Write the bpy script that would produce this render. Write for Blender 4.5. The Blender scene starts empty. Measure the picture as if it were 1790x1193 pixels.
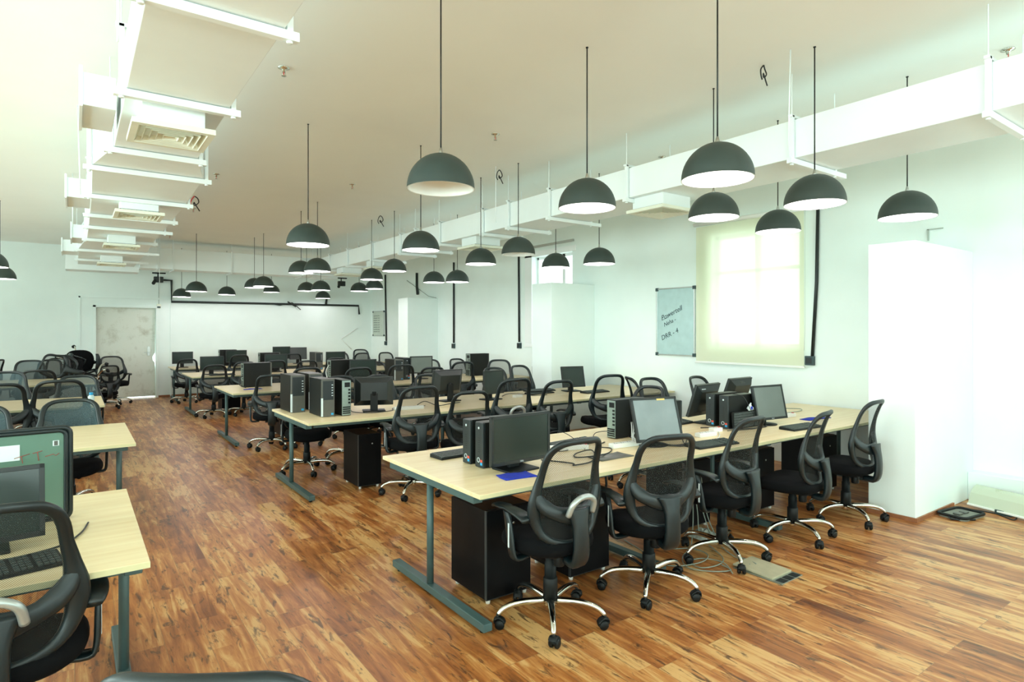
import bpy, bmesh, math, random
from mathutils import Vector, Matrix
random.seed(7)
PI = math.pi
R = math.radians
SC = bpy.context.scene
COL = SC.collection

# ------------------------------------------------------------------ camera, sky, exposure
cam_d = bpy.data.cameras.new('camera')
cam = bpy.data.objects.new('camera', cam_d)
COL.objects.link(cam)
cam.location = (0, 0, 1.63)
cam.rotation_euler = (R(90), 0, R(-35.8))
cam_d.lens = 1060.0 / 1790 * 36
cam_d.sensor_width = 36
cam_d.shift_y = -18.5 / 1790
cam_d.clip_start = 0.05
SC.camera = cam

world = bpy.data.worlds.new('sky')
SC.world = world
world.use_nodes = True
bg = world.node_tree.nodes['Background']
bg.inputs[0].default_value = (0.80, 1.0, 0.95, 1)
bg.inputs[1].default_value = 5.0

SC.view_settings.view_transform = 'Standard'
SC.view_settings.look = 'None'
SC.view_settings.gamma = 1
SC.view_settings.use_curve_mapping = False
SC.view_settings.exposure = -0.64
SC.cycles.max_bounces = 8
SC.cycles.diffuse_bounces = 5
SC.cycles.transparent_max_bounces = 12
SC.cycles.sample_clamp_indirect = 6
SC.cycles.use_denoising = True
LAMP_W = 10.0


def daylight(name, loc, rot, sx, sy, power):
    """daylight falling in through one window opening (area light filling the opening)"""
    d = bpy.data.lights.new(name, 'AREA')
    d.shape = 'RECTANGLE'
    d.size = sx
    d.size_y = sy
    d.energy = power
    d.color = (0.78, 1.0, 0.965)
    o = bpy.data.objects.new(name, d)
    COL.objects.link(o)
    o.location = loc
    o.rotation_euler = rot
    return o


# room extents
XL, XR, YN, YB, CZ = -5.0, 7.12, -4.0, 17.0, 3.56
LEFT_WINS = [(-3.2, -0.6), (0.4, 3.0), (4.4, 7.0), (8.6, 11.2), (12.6, 15.2)]     # y spans
NEAR_WINS = [(-4.0, -1.0), (0.0, 3.0), (4.0, 6.6)]                             # x spans
RIGHT_NEAR = (-2.6, 0.6)
for i, (a, b) in enumerate(LEFT_WINS):
    daylight('window_daylight', (XL - 0.12, (a + b) / 2, 1.95), (0, R(-128), 0), 1.9, b - a, (290, 270, 290, 150, 40)[i])
for a, b in NEAR_WINS:
    daylight('window_daylight', ((a + b) / 2, YN - 0.12, 1.95), (R(130), 0, 0), b - a, 1.9, 70 if a > 3.5 else 150)
daylight('window_daylight', (XR + 0.12, (RIGHT_NEAR[0] + RIGHT_NEAR[1]) / 2, 1.95), (0, R(90), 0), 1.9, RIGHT_NEAR[1] - RIGHT_NEAR[0], 25)


# ------------------------------------------------------------------ materials
def lin(c):
    return tuple((v / 255 / 12.92 if v / 255 <= 0.04045 else ((v / 255 + 0.055) / 1.055) ** 2.4) for v in c)


def mat(name, rgb, rough=0.5, metal=0.0, noise=0.0, nscale=20.0, bump=0.0, bscale=200.0, emit=None, estr=0.0, spec=None):
    m = bpy.data.materials.new(name)
    m.use_nodes = True
    nt = m.node_tree
    b = nt.nodes['Principled BSDF']
    c = lin(rgb)
    b.inputs['Base Color'].default_value = (*c, 1)
    b.inputs['Roughness'].default_value = rough
    b.inputs['Metallic'].default_value = metal
    if spec is not None:
        b.inputs['Specular IOR Level'].default_value = spec
    if emit:
        b.inputs['Emission Color'].default_value = (*lin(emit), 1)
        b.inputs['Emission Strength'].default_value = estr
    tc = nt.nodes.new('ShaderNodeTexCoord')
    if noise:
        n = nt.nodes.new('ShaderNodeTexNoise')
        n.inputs['Scale'].default_value = nscale
        n.inputs['Detail'].default_value = 5
        r = nt.nodes.new('ShaderNodeValToRGB')
        r.color_ramp.elements[0].position = 0.3
        r.color_ramp.elements[1].position = 0.7
        r.color_ramp.elements[0].color = (*[v * (1 - noise) for v in c], 1)
        r.color_ramp.elements[1].color = (*[min(1, v * (1 + noise)) for v in c], 1)
        nt.links.new(tc.outputs['Object'], n.inputs['Vector'])
        nt.links.new(n.outputs['Fac'], r.inputs['Fac'])
        nt.links.new(r.outputs['Color'], b.inputs['Base Color'])
    if bump:
        n2 = nt.nodes.new('ShaderNodeTexNoise')
        n2.inputs['Scale'].default_value = bscale
        n2.inputs['Detail'].default_value = 3
        bp = nt.nodes.new('ShaderNodeBump')
        bp.inputs['Strength'].default_value = bump
        bp.inputs['Distance'].default_value = 0.002
        nt.links.new(tc.outputs['Object'], n2.inputs['Vector'])
        nt.links.new(n2.outputs['Fac'], bp.inputs['Height'])
        nt.links.new(bp.outputs['Normal'], b.inputs['Normal'])
    return m


M = {}
M['wall'] = mat('painted_plaster', (236, 247, 244), 0.75, noise=0.03, nscale=1.5, bump=0.15, bscale=60)
M['ceil'] = mat('cream_ceiling_paint', (249, 251, 246), 0.85, noise=0.03, nscale=0.7, bump=0.1, bscale=40)
M['duct'] = mat('white_duct_paint', (238, 246, 246), 0.45, noise=0.02, nscale=3, bump=0.08, bscale=15)
M['white'] = mat('white_paint', (240, 242, 238), 0.4, noise=0.02, nscale=8)
M['grille'] = mat('cream_grille', (234, 238, 222), 0.45, noise=0.03, nscale=12)
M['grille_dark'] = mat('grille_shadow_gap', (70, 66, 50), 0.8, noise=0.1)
M['plastic'] = mat('black_moulded_plastic', (13, 26, 29), 0.36, noise=0.08, nscale=30, bump=0.1, bscale=400)
M['plastic2'] = mat('matt_black_plastic', (13, 17, 18), 0.5, noise=0.08, nscale=40, spec=0.3)
M['fabric'] = mat('black_seat_fabric', (12, 13, 15), 0.9, noise=0.15, nscale=120, spec=0.12)
M['chrome'] = mat('chrome', (215, 215, 208), 0.12, 1.0, noise=0.03, nscale=10)
M['silver'] = mat('silver_plastic', (176, 182, 180), 0.32, 0.55, noise=0.04, nscale=20)
M['alu'] = mat('brushed_aluminium', (190, 192, 188), 0.3, 1.0, noise=0.05, nscale=40)
M['steel'] = mat('grey_green_painted_steel', (68, 92, 92), 0.45, noise=0.06, nscale=8)
M['galv'] = mat('galvanised_steel', (170, 178, 170), 0.35, 0.9, noise=0.08, nscale=30)
M['cab'] = mat('black_laminate', (12, 13, 15), 0.42, noise=0.15, nscale=14, spec=0.14)
M['cabedge'] = mat('black_edge_band', (44, 50, 52), 0.35, noise=0.05)
M['case'] = mat('black_steel_case', (18, 20, 18), 0.42, noise=0.08, nscale=20, spec=0.25)
M['case_teal'] = mat('dark_front_plastic', (28, 37, 39), 0.45, noise=0.05)
M['case_grey'] = mat('grey_front_plastic', (84, 84, 78), 0.4, noise=0.05)
M['case_zinc'] = mat('zinc_plated_panel', (150, 165, 158), 0.35, 0.6, noise=0.08, nscale=25)
M['sticker'] = mat('white_sticker', (215, 225, 228), 0.6, noise=0.02)
M['sticker_red'] = mat('red_sticker', (225, 80, 60), 0.5, noise=0.02)
M['sticker_blue'] = mat('blue_sticker', (40, 160, 215), 0.5, noise=0.02)
M['bezel'] = mat('monitor_bezel', (26, 32, 32), 0.4, noise=0.05)
M['keycap'] = mat('keycap_plastic', (64, 72, 70), 0.45, noise=0.06, nscale=50)
M['screen'] = mat('dark_lcd_panel', (34, 46, 42), 0.22, noise=0.05, nscale=4)
M['screen_grey'] = mat('dusty_lcd_panel', (128, 140, 142), 0.35, noise=0.12, nscale=5)
M['screen_mid'] = mat('grey_lcd_panel', (104, 114, 110), 0.3, noise=0.06, nscale=5)
M['screen_green'] = mat('greenish_glass_panel', (96, 126, 112), 0.22, noise=0.08, nscale=3)
M['cloth'] = mat('blue_cloth', (22, 46, 165), 0.9, noise=0.15, nscale=60, bump=0.4, bscale=500)
M['cable'] = mat('black_cable', (26, 30, 32), 0.5, noise=0.05)
M['cable_grey'] = mat('grey_cable', (140, 150, 138), 0.5, noise=0.05)
M['cable_white'] = mat('white_cable', (220, 225, 222), 0.5, noise=0.03)
M['red'] = mat('red_plastic', (200, 40, 36), 0.4, noise=0.04)
M['shade'] = mat('dark_grey_enamel', (50, 62, 58), 0.5, noise=0.06, nscale=10, bump=0.05, bscale=100)
M['shade_in'] = mat('white_enamel', (242, 246, 244), 0.25, noise=0.01)
M['bulb'] = mat('glowing_bulb', (255, 255, 255), 0.4, noise=0.01, emit=(255, 250, 255), estr=8)
M['ink'] = mat('marker_ink', (40, 60, 66), 0.7, noise=0.1)
M['ink_red'] = mat('red_marker', (150, 80, 70), 0.7, noise=0.1)
M['board'] = mat('whiteboard_surface', (178, 206, 206), 0.2, noise=0.05, nscale=9)
M['board2'] = mat('worn_whiteboard_surface', (190, 202, 190), 0.3, noise=0.05, nscale=9)
M['pvc'] = mat('window_profile_white', (242, 246, 246), 0.35, noise=0.01)
M['pipe'] = mat('black_conduit', (20, 28, 28), 0.45, noise=0.1)
M['socket'] = mat('dark_socket', (40, 62, 64), 0.4, noise=0.05)
M['skirt'] = mat('brown_skirting', (150, 96, 62), 0.5, noise=0.2, nscale=10)
M['lid'] = mat('floor_box_lid', (176, 168, 140), 0.55, noise=0.08, nscale=15)
M['pad'] = mat('grey_rubber_pad', (124, 126, 116), 0.6, noise=0.1, nscale=30)
M['yellow'] = mat('yellow_tape', (214, 186, 110), 0.6, noise=0.03)
M['bottle'] = mat('bluish_clear_plastic', (200, 222, 226), 0.2, noise=0.03)
M['film'] = mat('crumpled_clear_film', (170, 180, 172), 0.25, noise=0.3, nscale=40)


def worn_wall():
    """wall paint with scuffs and damp patches of their own shape (pillar, door, trunking cover)"""
    def make(name, base, dirt, scale, lo, hi):
        m = mat(name, base, 0.6)
        nt = m.node_tree
        b = nt.nodes['Principled BSDF']
        tc = nt.nodes.new('ShaderNodeTexCoord')
        n = nt.nodes.new('ShaderNodeTexNoise')
        n.inputs['Scale'].default_value = scale
        n.inputs['Detail'].default_value = 8
        n.inputs['Roughness'].default_value = 0.7
        r = nt.nodes.new('ShaderNodeValToRGB')
        r.color_ramp.elements[0].position = lo
        r.color_ramp.elements[0].color = (*lin(base), 1)
        r.color_ramp.elements[1].position = hi
        r.color_ramp.elements[1].color = (*lin(dirt), 1)
        nt.links.new(tc.outputs['Object'], n.inputs['Vector'])
        nt.links.new(n.outputs['Fac'], r.inputs['Fac'])
        nt.links.new(r.outputs['Color'], b.inputs['Base Color'])
        return m
    M['door'] = make('scuffed_door_paint', (222, 226, 216), (186, 186, 170), 3.5, 0.52, 0.72)
    M['cover'] = make('stained_cover', (196, 204, 184), (140, 136, 92), 4.0, 0.56, 0.66)


worn_wall()


def wood_top():
    m = mat('pale_maple_laminate', (228, 212, 168), 0.35)
    nt = m.node_tree
    b = nt.nodes['Principled BSDF']
    tc = nt.nodes.new('ShaderNodeTexCoord')
    mp = nt.nodes.new('ShaderNodeMapping')
    mp.inputs['Scale'].default_value = (0.7, 9, 9)
    n = nt.nodes.new('ShaderNodeTexNoise')
    n.inputs['Scale'].default_value = 2.5
    n.inputs['Detail'].default_value = 6
    r = nt.nodes.new('ShaderNodeValToRGB')
    r.color_ramp.elements[0].position = 0.3
    r.color_ramp.elements[0].color = (*lin((230, 206, 160)), 1)
    r.color_ramp.elements[1].position = 0.7
    r.color_ramp.elements[1].color = (*lin((243, 226, 186)), 1)
    nt.links.new(tc.outputs['Object'], mp.inputs['Vector'])
    nt.links.new(mp.outputs['Vector'], n.inputs['Vector'])
    nt.links.new(n.outputs['Fac'], r.inputs['Fac'])
    nt.links.new(r.outputs['Color'], b.inputs['Base Color'])
    return m


M['maple'] = wood_top()
M['edge'] = mat('desk_edge_band', (212, 206, 164), 0.4, noise=0.03)


def floor_mat():
    m = bpy.data.materials.new('wood_plank_floor')
    m.use_nodes = True
    nt = m.node_tree
    L = nt.links
    b = nt.nodes['Principled BSDF']
    tc = nt.nodes.new('ShaderNodeTexCoord')
    sep = nt.nodes.new('ShaderNodeSeparateXYZ')
    cmb = nt.nodes.new('ShaderNodeCombineXYZ')
    L.new(tc.outputs['Object'], sep.inputs[0])
    L.new(sep.outputs['Y'], cmb.inputs['X'])
    L.new(sep.outputs['X'], cmb.inputs['Y'])
    br = nt.nodes.new('ShaderNodeTexBrick')
    br.offset = 0.37
    br.inputs['Scale'].default_value = 1
    br.inputs['Brick Width'].default_value = 1.2
    br.inputs['Row Height'].default_value = 0.19
    br.inputs['Mortar Size'].default_value = 0.0015
    br.inputs['Mortar Smooth'].default_value = 0.2
    br.inputs['Color1'].default_value = (0, 0, 0, 1)
    br.inputs['Color2'].default_value = (1, 1, 1, 1)
    br.inputs['Mortar'].default_value = (0.5, 0.5, 0.5, 1)
    L.new(cmb.outputs[0], br.inputs['Vector'])
    # half-plank blocks of slightly different tone, as on the printed laminate
    br2 = nt.nodes.new('ShaderNodeTexBrick')
    br2.offset = 0.5
    br2.inputs['Scale'].default_value = 1
    br2.inputs['Brick Width'].default_value = 0.4
    br2.inputs['Row Height'].default_value = 0.095
    br2.inputs['Mortar Size'].default_value = 0.0
    br2.inputs['Color1'].default_value = (0, 0, 0, 1)
    br2.inputs['Color2'].default_value = (1, 1, 1, 1)
    L.new(cmb.outputs[0], br2.inputs['Vector'])
    off = nt.nodes.new('ShaderNodeVectorMath')
    off.operation = 'MULTIPLY_ADD'
    off.inputs[1].default_value = (7, 7, 7)
    L.new(br.outputs['Color'], off.inputs[0])
    L.new(cmb.outputs[0], off.inputs[2])

    def noise(scale, vec, detail=6, rough=0.6, dist=0.0):
        mp = nt.nodes.new('ShaderNodeMapping')
        mp.inputs['Scale'].default_value = vec
        n = nt.nodes.new('ShaderNodeTexNoise')
        n.inputs['Scale'].default_value = scale
        n.inputs['Detail'].default_value = detail
        n.inputs['Roughness'].default_value = rough
        n.inputs['Distortion'].default_value = dist
        L.new(off.outputs[0], mp.inputs['Vector'])
        L.new(mp.outputs['Vector'], n.inputs['Vector'])
        return n
    g = noise(1.0, (2.0, 20, 1), 8, 0.62, 0.6)
    k = noise(1.0, (6.5, 26, 1), 5, 0.65, 0.8)
    big = noise(1.0, (1.2, 3.5, 1), 3, 0.5, 0.8)
    # base tone from grain + plank tone
    add = nt.nodes.new('ShaderNodeMath')
    add.operation = 'MULTIPLY_ADD'
    add.inputs[1].default_value = 0.22
    L.new(br.outputs['Color'], add.inputs[0])
    L.new(g.outputs['Fac'], add.inputs[2])
    add2 = nt.nodes.new('ShaderNodeMath')
    add2.operation = 'MULTIPLY_ADD'
    add2.inputs[1].default_value = 0.14
    L.new(br2.outputs['Color'], add2.inputs[0])
    L.new(add.outputs[0], add2.inputs[2])
    add3 = nt.nodes.new('ShaderNodeMath')
    add3.operation = 'MULTIPLY_ADD'
    add3.inputs[1].default_value = 0.5
    L.new(big.outputs['Fac'], add3.inputs[0])
    L.new(add2.outputs[0], add3.inputs[2])
    r = nt.nodes.new('ShaderNodeValToRGB')
    e = r.color_ramp.elements
    e[0].position = 0.55
    e[0].color = (*lin((106, 56, 26)), 1)
    e[1].position = 1.3 / 1.4
    e[1].color = (*lin((208, 162, 104)), 1)
    x = e.new(0.74)
    x.color = (*lin((162, 98, 48)), 1)
    x = e.new(0.84)
    x.color = (*lin((187, 126, 69)), 1)
    sc = nt.nodes.new('ShaderNodeMath')
    sc.operation = 'MULTIPLY'
    sc.inputs[1].default_value = 0.86
    L.new(add3.outputs[0], sc.inputs[0])
    L.new(sc.outputs[0], r.inputs['Fac'])
    # dark knots and saw marks
    kr = nt.nodes.new('ShaderNodeValToRGB')
    kr.color_ramp.elements[0].position = 0.55
    kr.color_ramp.elements[0].color = (0, 0, 0, 1)
    kr.color_ramp.elements[1].position = 0.66
    kr.color_ramp.elements[1].color = (0.85, 0.85, 0.85, 1)
    L.new(k.outputs['Fac'], kr.inputs['Fac'])
    mx = nt.nodes.new('ShaderNodeMix')
    mx.data_type = 'RGBA'
    L.new(kr.outputs['Color'], mx.inputs['Factor'])
    L.new(r.outputs['Color'], mx.inputs[6])
    mx.inputs[7].default_value = (*lin((74, 50, 34)), 1)
    mx2 = nt.nodes.new('ShaderNodeMix')
    mx2.data_type = 'RGBA'
    L.new(br.outputs['Fac'], mx2.inputs['Factor'])
    L.new(mx.outputs[2], mx2.inputs[6])
    mx2.inputs[7].default_value = (*lin((150, 110, 70)), 1)
    L.new(mx2.outputs[2], b.inputs['Base Color'])
    b.inputs['Roughness'].default_value = 0.36
    bp = nt.nodes.new('ShaderNodeBump')
    bp.inputs['Strength'].default_value = 0.12
    bp.inputs['Distance'].default_value = 0.003
    L.new(g.outputs['Fac'], bp.inputs['Height'])
    L.new(bp.outputs['Normal'], b.inputs['Normal'])
    return m


M['floor'] = floor_mat()


def veil(name, rgb, alpha, stripes=260.0):
    """woven chair mesh: fine threads with see-through gaps"""
    m = bpy.data.materials.new(name)
    m.use_nodes = True
    nt = m.node_tree
    L = nt.links
    b = nt.nodes['Principled BSDF']
    b.inputs['Base Color'].default_value = (*lin(rgb), 1)
    b.inputs['Roughness'].default_value = 0.7
    out = nt.nodes['Material Output']
    tr = nt.nodes.new('ShaderNodeBsdfTransparent')
    mix = nt.nodes.new('ShaderNodeMixShader')
    tc = nt.nodes.new('ShaderNodeTexCoord')
    w = nt.nodes.new('ShaderNodeTexWave')
    w.wave_type = 'BANDS'
    w.bands_direction = 'DIAGONAL'
    w.inputs['Scale'].default_value = stripes / 7
    r = nt.nodes.new('ShaderNodeMapRange')
    r.inputs['To Min'].default_value = max(0, alpha - 0.28)
    r.inputs['To Max'].default_value = min(1, alpha + 0.28)
    L.new(tc.outputs['Object'], w.inputs['Vector'])
    L.new(w.outputs['Fac'], r.inputs['Value'])
    L.new(r.outputs['Result'], mix.inputs['Fac'])
    L.new(tr.outputs[0], mix.inputs[1])
    L.new(b.outputs[0], mix.inputs[2])
    L.new(mix.outputs[0], out.inputs[0])
    return m


M['mesh'] = veil('chair_mesh_weave', (24, 29, 28), 0.44, 700)
M['mesh_dense'] = veil('dense_chair_mesh_weave', (58, 78, 84), 0.80, 500)


def glass_mat():
    m = bpy.data.materials.new('clear_window_glass')
    m.use_nodes = True
    nt = m.node_tree
    out = nt.nodes['Material Output']
    gl = nt.nodes.new('ShaderNodeBsdfGlossy')
    gl.inputs['Roughness'].default_value = 0.02
    tr = nt.nodes.new('ShaderNodeBsdfTransparent')
    mix = nt.nodes.new('ShaderNodeMixShader')
    mix.inputs['Fac'].default_value = 0.05
    nt.links.new(tr.outputs[0], mix.inputs[1])
    nt.links.new(gl.outputs[0], mix.inputs[2])
    nt.links.new(mix.outputs[0], out.inputs[0])
    return m


M['glass'] = glass_mat()


def blind_mat():
    m = bpy.data.materials.new('cream_blind_fabric')
    m.use_nodes = True
    nt = m.node_tree
    out = nt.nodes['Material Output']
    b = nt.nodes['Principled BSDF']
    b.inputs['Base Color'].default_value = (*lin((236, 238, 214)), 1)
    b.inputs['Roughness'].default_value = 0.9
    t = nt.nodes.new('ShaderNodeBsdfTranslucent')
    t.inputs['Color'].default_value = (*lin((250, 250, 232)), 1)
    tp = nt.nodes.new('ShaderNodeBsdfTransparent')
    tp.inputs['Color'].default_value = (*lin((250, 250, 236)), 1)
    m1 = nt.nodes.new('ShaderNodeMixShader')
    m1.inputs['Fac'].default_value = 0.3
    m2 = nt.nodes.new('ShaderNodeMixShader')
    m2.inputs['Fac'].default_value = 0.15
    nt.links.new(b.outputs[0], m1.inputs[1])
    nt.links.new(t.outputs[0], m1.inputs[2])
    nt.links.new(m1.outputs[0], m2.inputs[1])
    nt.links.new(tp.outputs[0], m2.inputs[2])
    nt.links.new(m2.outputs[0], out.inputs[0])
    return m


M['blind'] = blind_mat()


# ------------------------------------------------------------------ mesh helpers
class MB:
    def __init__(self):
        self.v, self.f, self.s = [], [], []

    def add(self, verts, faces, smooth=False):
        n = len(self.v)
        self.v += [tuple(p) for p in verts]
        self.f += [tuple(i + n for i in f) for f in faces]
        self.s += [smooth] * len(faces)
        return self

    def box(self, x0, x1, y0, y1, z0, z1, mtx=None):
        vs = [Vector((x, y, z)) for z in (z0, z1) for y in (y0, y1) for x in (x0, x1)]
        if mtx is not None:
            vs = [mtx @ p for p in vs]
        return self.add(vs, [(0, 2, 3, 1), (4, 5, 7, 6), (0, 1, 5, 4), (2, 6, 7, 3), (0, 4, 6, 2), (1, 3, 7, 5)])

    def sweep(self, pts, A, B, wa, wb, seg=10, closed=False, caps=True, sq=2.0):
        """rings: centre pts, section axes A, B (lists), half-sizes wa, wb (lists)"""
        n = len(pts)
        vs, fs = [], []
        for i in range(n):
            for k in range(seg):
                a = 2 * PI * k / seg
                c, s = math.cos(a), math.sin(a)
                c = math.copysign(abs(c) ** (2 / sq), c)
                s = math.copysign(abs(s) ** (2 / sq), s)
                vs.append(pts[i] + A[i] * (wa[i] * c) + B[i] * (wb[i] * s))
        m = n if closed else n - 1
        for i in range(m):
            j = (i + 1) % n
            for k in range(seg):
                l = (k + 1) % seg
                fs.append((i * seg + k, i * seg + l, j * seg + l, j * seg + k))
        if caps and not closed:
            fs.append(tuple(range(seg - 1, -1, -1)))
            fs.append(tuple((n - 1) * seg + k for k in range(seg)))
        return self.add(vs, fs, True)

    def tube(self, pts, r, seg=8, closed=False, up=(0, 0, 1), rb=None, sq=2.0):
        pts = [Vector(p) for p in pts]
        n = len(pts)
        r = r if isinstance(r, (list, tuple)) else [r] * n
        rb = r if rb is None else (rb if isinstance(rb, (list, tuple)) else [rb] * n)
        A, B = [], []
        prev = None
        for i in range(n):
            if closed:
                t = pts[(i + 1) % n] - pts[i - 1]
            else:
                t = pts[min(i + 1, n - 1)] - pts[max(i - 1, 0)]
            t = t.normalized() if t.length > 1e-9 else Vector((0, 0, 1))
            u = Vector(up) if prev is None else prev
            u = u - t * u.dot(t)
            if u.length < 1e-3:
                u = Vector((0, 1, 0)) - t * t.y
                if u.length < 1e-3:
                    u = Vector((1, 0, 0)) - t * t.x
            u.normalize()
            if closed or len(pts) < 200 and rb is not r:
                prev = None
            else:
                prev = u
            A.append(t.cross(u))
            B.append(u)
        return self.sweep(pts, A, B, r, rb, seg, closed, True, sq)

    def cyl(self, p0, p1, r, seg=16, r2=None):
        return self.tube([p0, p1], [r, r if r2 is None else r2], seg)

    def lathe(self, prof, seg=32, c=(0, 0, 0), mtx=None):
        vs, fs = [], []
        n = len(prof)
        for (r, z) in prof:
            for k in range(seg):
                a = 2 * PI * k / seg
                p = Vector((c[0] + r * math.cos(a), c[1] + r * math.sin(a), c[2] + z))
                vs.append(mtx @ p if mtx is not None else p)
        for i in range(n - 1):
            for k in range(seg):
                l = (k + 1) % seg
                fs.append((i * seg + k, i * seg + l, (i + 1) * seg + l, (i + 1) * seg + k))
        return self.add(vs, fs, True)

    def prism(self, poly, z0, z1, mtx=None):
        n = len(poly)
        vs = [Vector((x, y, z)) for z in (z0, z1) for x, y in poly]
        if mtx is not None:
            vs = [mtx @ p for p in vs]
        fs = [tuple(range(n - 1, -1, -1)), tuple(range(n, 2 * n))]
        fs += [(i, (i + 1) % n, (i + 1) % n + n, i + n) for i in range(n)]
        return self.add(vs, fs)

    def grid(self, fn, nu, nv, smooth=True):
        vs = [fn(i / nu, j / nv) for j in range(nv + 1) for i in range(nu + 1)]
        fs = [(j * (nu + 1) + i, j * (nu + 1) + i + 1, (j + 1) * (nu + 1) + i + 1, (j + 1) * (nu + 1) + i) for j in range(nv) for i in range(nu)]
        return self.add(vs, fs, smooth)

    def build(self, name, m, parent=None, bevel=0.0, loc=None, rot=None, label=None, segs=2):
        me = bpy.data.meshes.new(name)
        me.from_pydata(self.v, [], self.f)
        me.polygons.foreach_set('use_smooth', self.s)
        me.update()
        bm = bmesh.new()
        bm.from_mesh(me)
        bmesh.ops.recalc_face_normals(bm, faces=bm.faces)
        bm.to_mesh(me)
        bm.free()
        me.materials.append(M[m] if isinstance(m, str) else m)
        o = bpy.data.objects.new(name, me)
        COL.objects.link(o)
        if parent is not None:
            o.parent = parent
        if bevel:
            b = o.modifiers.new('bevel', 'BEVEL')
            b.width = bevel
            b.segments = segs
            b.limit_method = 'ANGLE'
            b.harden_normals = False
        if loc:
            o.location = loc
        if rot:
            o.rotation_euler = rot
        if label:
            o['label'] = label
        return o


def bez(pts, n=6, closed=False):
    """Catmull-Rom through pts"""
    P = [Vector(p) for p in pts]
    out = []
    m = len(P)
    rng = range(m) if closed else range(m - 1)
    for i in rng:
        if closed:
            p0, p1, p2, p3 = P[i - 1], P[i], P[(i + 1) % m], P[(i + 2) % m]
        else:
            p0, p1, p2, p3 = P[max(i - 1, 0)], P[i], P[i + 1], P[min(i + 2, m - 1)]
        for k in range(n):
            t = k / n
            out.append(0.5 * ((2 * p1) + (p2 - p0) * t + (2 * p0 - 5 * p1 + 4 * p2 - p3) * t * t + (3 * p1 - p0 - 3 * p2 + p3) * t ** 3))
    if not closed:
        out.append(P[-1])
    return out


def tag(o, label=None, cat=None, group=None, kind=None):
    if label:
        o['label'] = label
    if cat:
        o['category'] = cat
    if group:
        o['group'] = group
    if kind:
        o['kind'] = kind
    return o


def thing(name, label, cat, loc=(0, 0, 0), rz=0.0, group=None):
    o = bpy.data.objects.new(name, None)
    o.empty_display_size = 0.1
    COL.objects.link(o)
    o.location = loc
    o.rotation_euler = (0, 0, rz)
    return tag(o, label, cat, group)


def kids(o):
    return [c for c in list(o.children)]


def copy_tree(o, parent=None, skip=()):
    c = o.copy()
    COL.objects.link(c)
    c.parent = parent
    for ch in kids(o):
        if ch.name.split('.')[0] in skip:
            continue
        copy_tree(ch, c, skip)
    return c


def struct(name, mb, m, bevel=0.0, loc=None):
    o = mb.build(name, m, bevel=bevel, loc=loc)
    o['kind'] = 'structure'
    return o


def text_mesh(name, s, size, m, parent=None, mtx=None, depth=0.0006, spacing=1.0, shear=0.0):
    cu = bpy.data.curves.new(name, 'FONT')
    cu.body = s
    cu.size = size
    cu.extrude = depth
    cu.space_character = spacing
    cu.shear = shear
    cu.align_x = 'CENTER'
    cu.align_y = 'CENTER'
    cu.resolution_u = 3
    t = bpy.data.objects.new('tmp', cu)
    COL.objects.link(t)
    dg = bpy.context.evaluated_depsgraph_get()
    me = bpy.data.meshes.new_from_object(t.evaluated_get(dg))
    me.name = name
    bpy.data.objects.remove(t)
    me.materials.clear()
    me.materials.append(M[m])
    o = bpy.data.objects.new(name, me)
    COL.objects.link(o)
    o.parent = parent
    if mtx is not None:
        o.matrix_local = mtx
    return o


def wall_x(name, x0, x1, y0, y1, holes, m='wall'):
    """wall slab between x0..x1 running in y with holes [(ya, yb, za, zb)]"""
    mb = MB()
    y = y0
    for (a, b, za, zb) in sorted(holes):
        mb.box(x0, x1, y, a, 0, CZ)
        mb.box(x0, x1, a, b, 0, za)
        mb.box(x0, x1, a, b, zb, CZ)
        y = b
    mb.box(x0, x1, y, y1, 0, CZ)
    return struct(name, mb, m)


# ------------------------------------------------------------------ room
struct('floor', MB().box(XL, XR + 0.3, YN, YB + 0.3, -0.1, 0), 'floor')
struct('ceiling', MB().box(XL - 0.3, XR + 0.3, YN - 0.3, YB + 0.3, CZ, CZ + 0.12), 'ceil')
W1 = (3.92, 5.18, 1.41, 2.93)
W2 = (8.05, 9.20, 1.37, 3.03)
wall_x('wall_right', XR, XR + 0.25, YN, YB, [(RIGHT_NEAR[0], RIGHT_NEAR[1], 1.0, 2.9), W1, W2])
wall_x('wall_left', XL - 0.25, XL, YN, YB, [(a, b, 1.0, 2.9) for a, b in LEFT_WINS])
mb = MB()
x = XL - 0.25
for a, b in NEAR_WINS:
    mb.box(x, a, YN - 0.25, YN, 0, CZ).box(a, b, YN - 0.25, YN, 0, 1.0).box(a, b, YN - 0.25, YN, 2.9, CZ)
    x = b
mb.box(x, XR + 0.25, YN - 0.25, YN, 0, CZ)
struct('wall_near', mb, 'wall')
# back wall with the door recess
DX0, DX1, DZ = 0.40, 1.60, 2.17
mb = MB()
mb.box(XL, DX0, YB, YB + 0.3, 0, CZ).box(DX1, XR, YB, YB + 0.3, 0, CZ).box(DX0, DX1, YB, YB + 0.3, DZ, CZ)
struct('wall_back', mb, 'wall')
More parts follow.
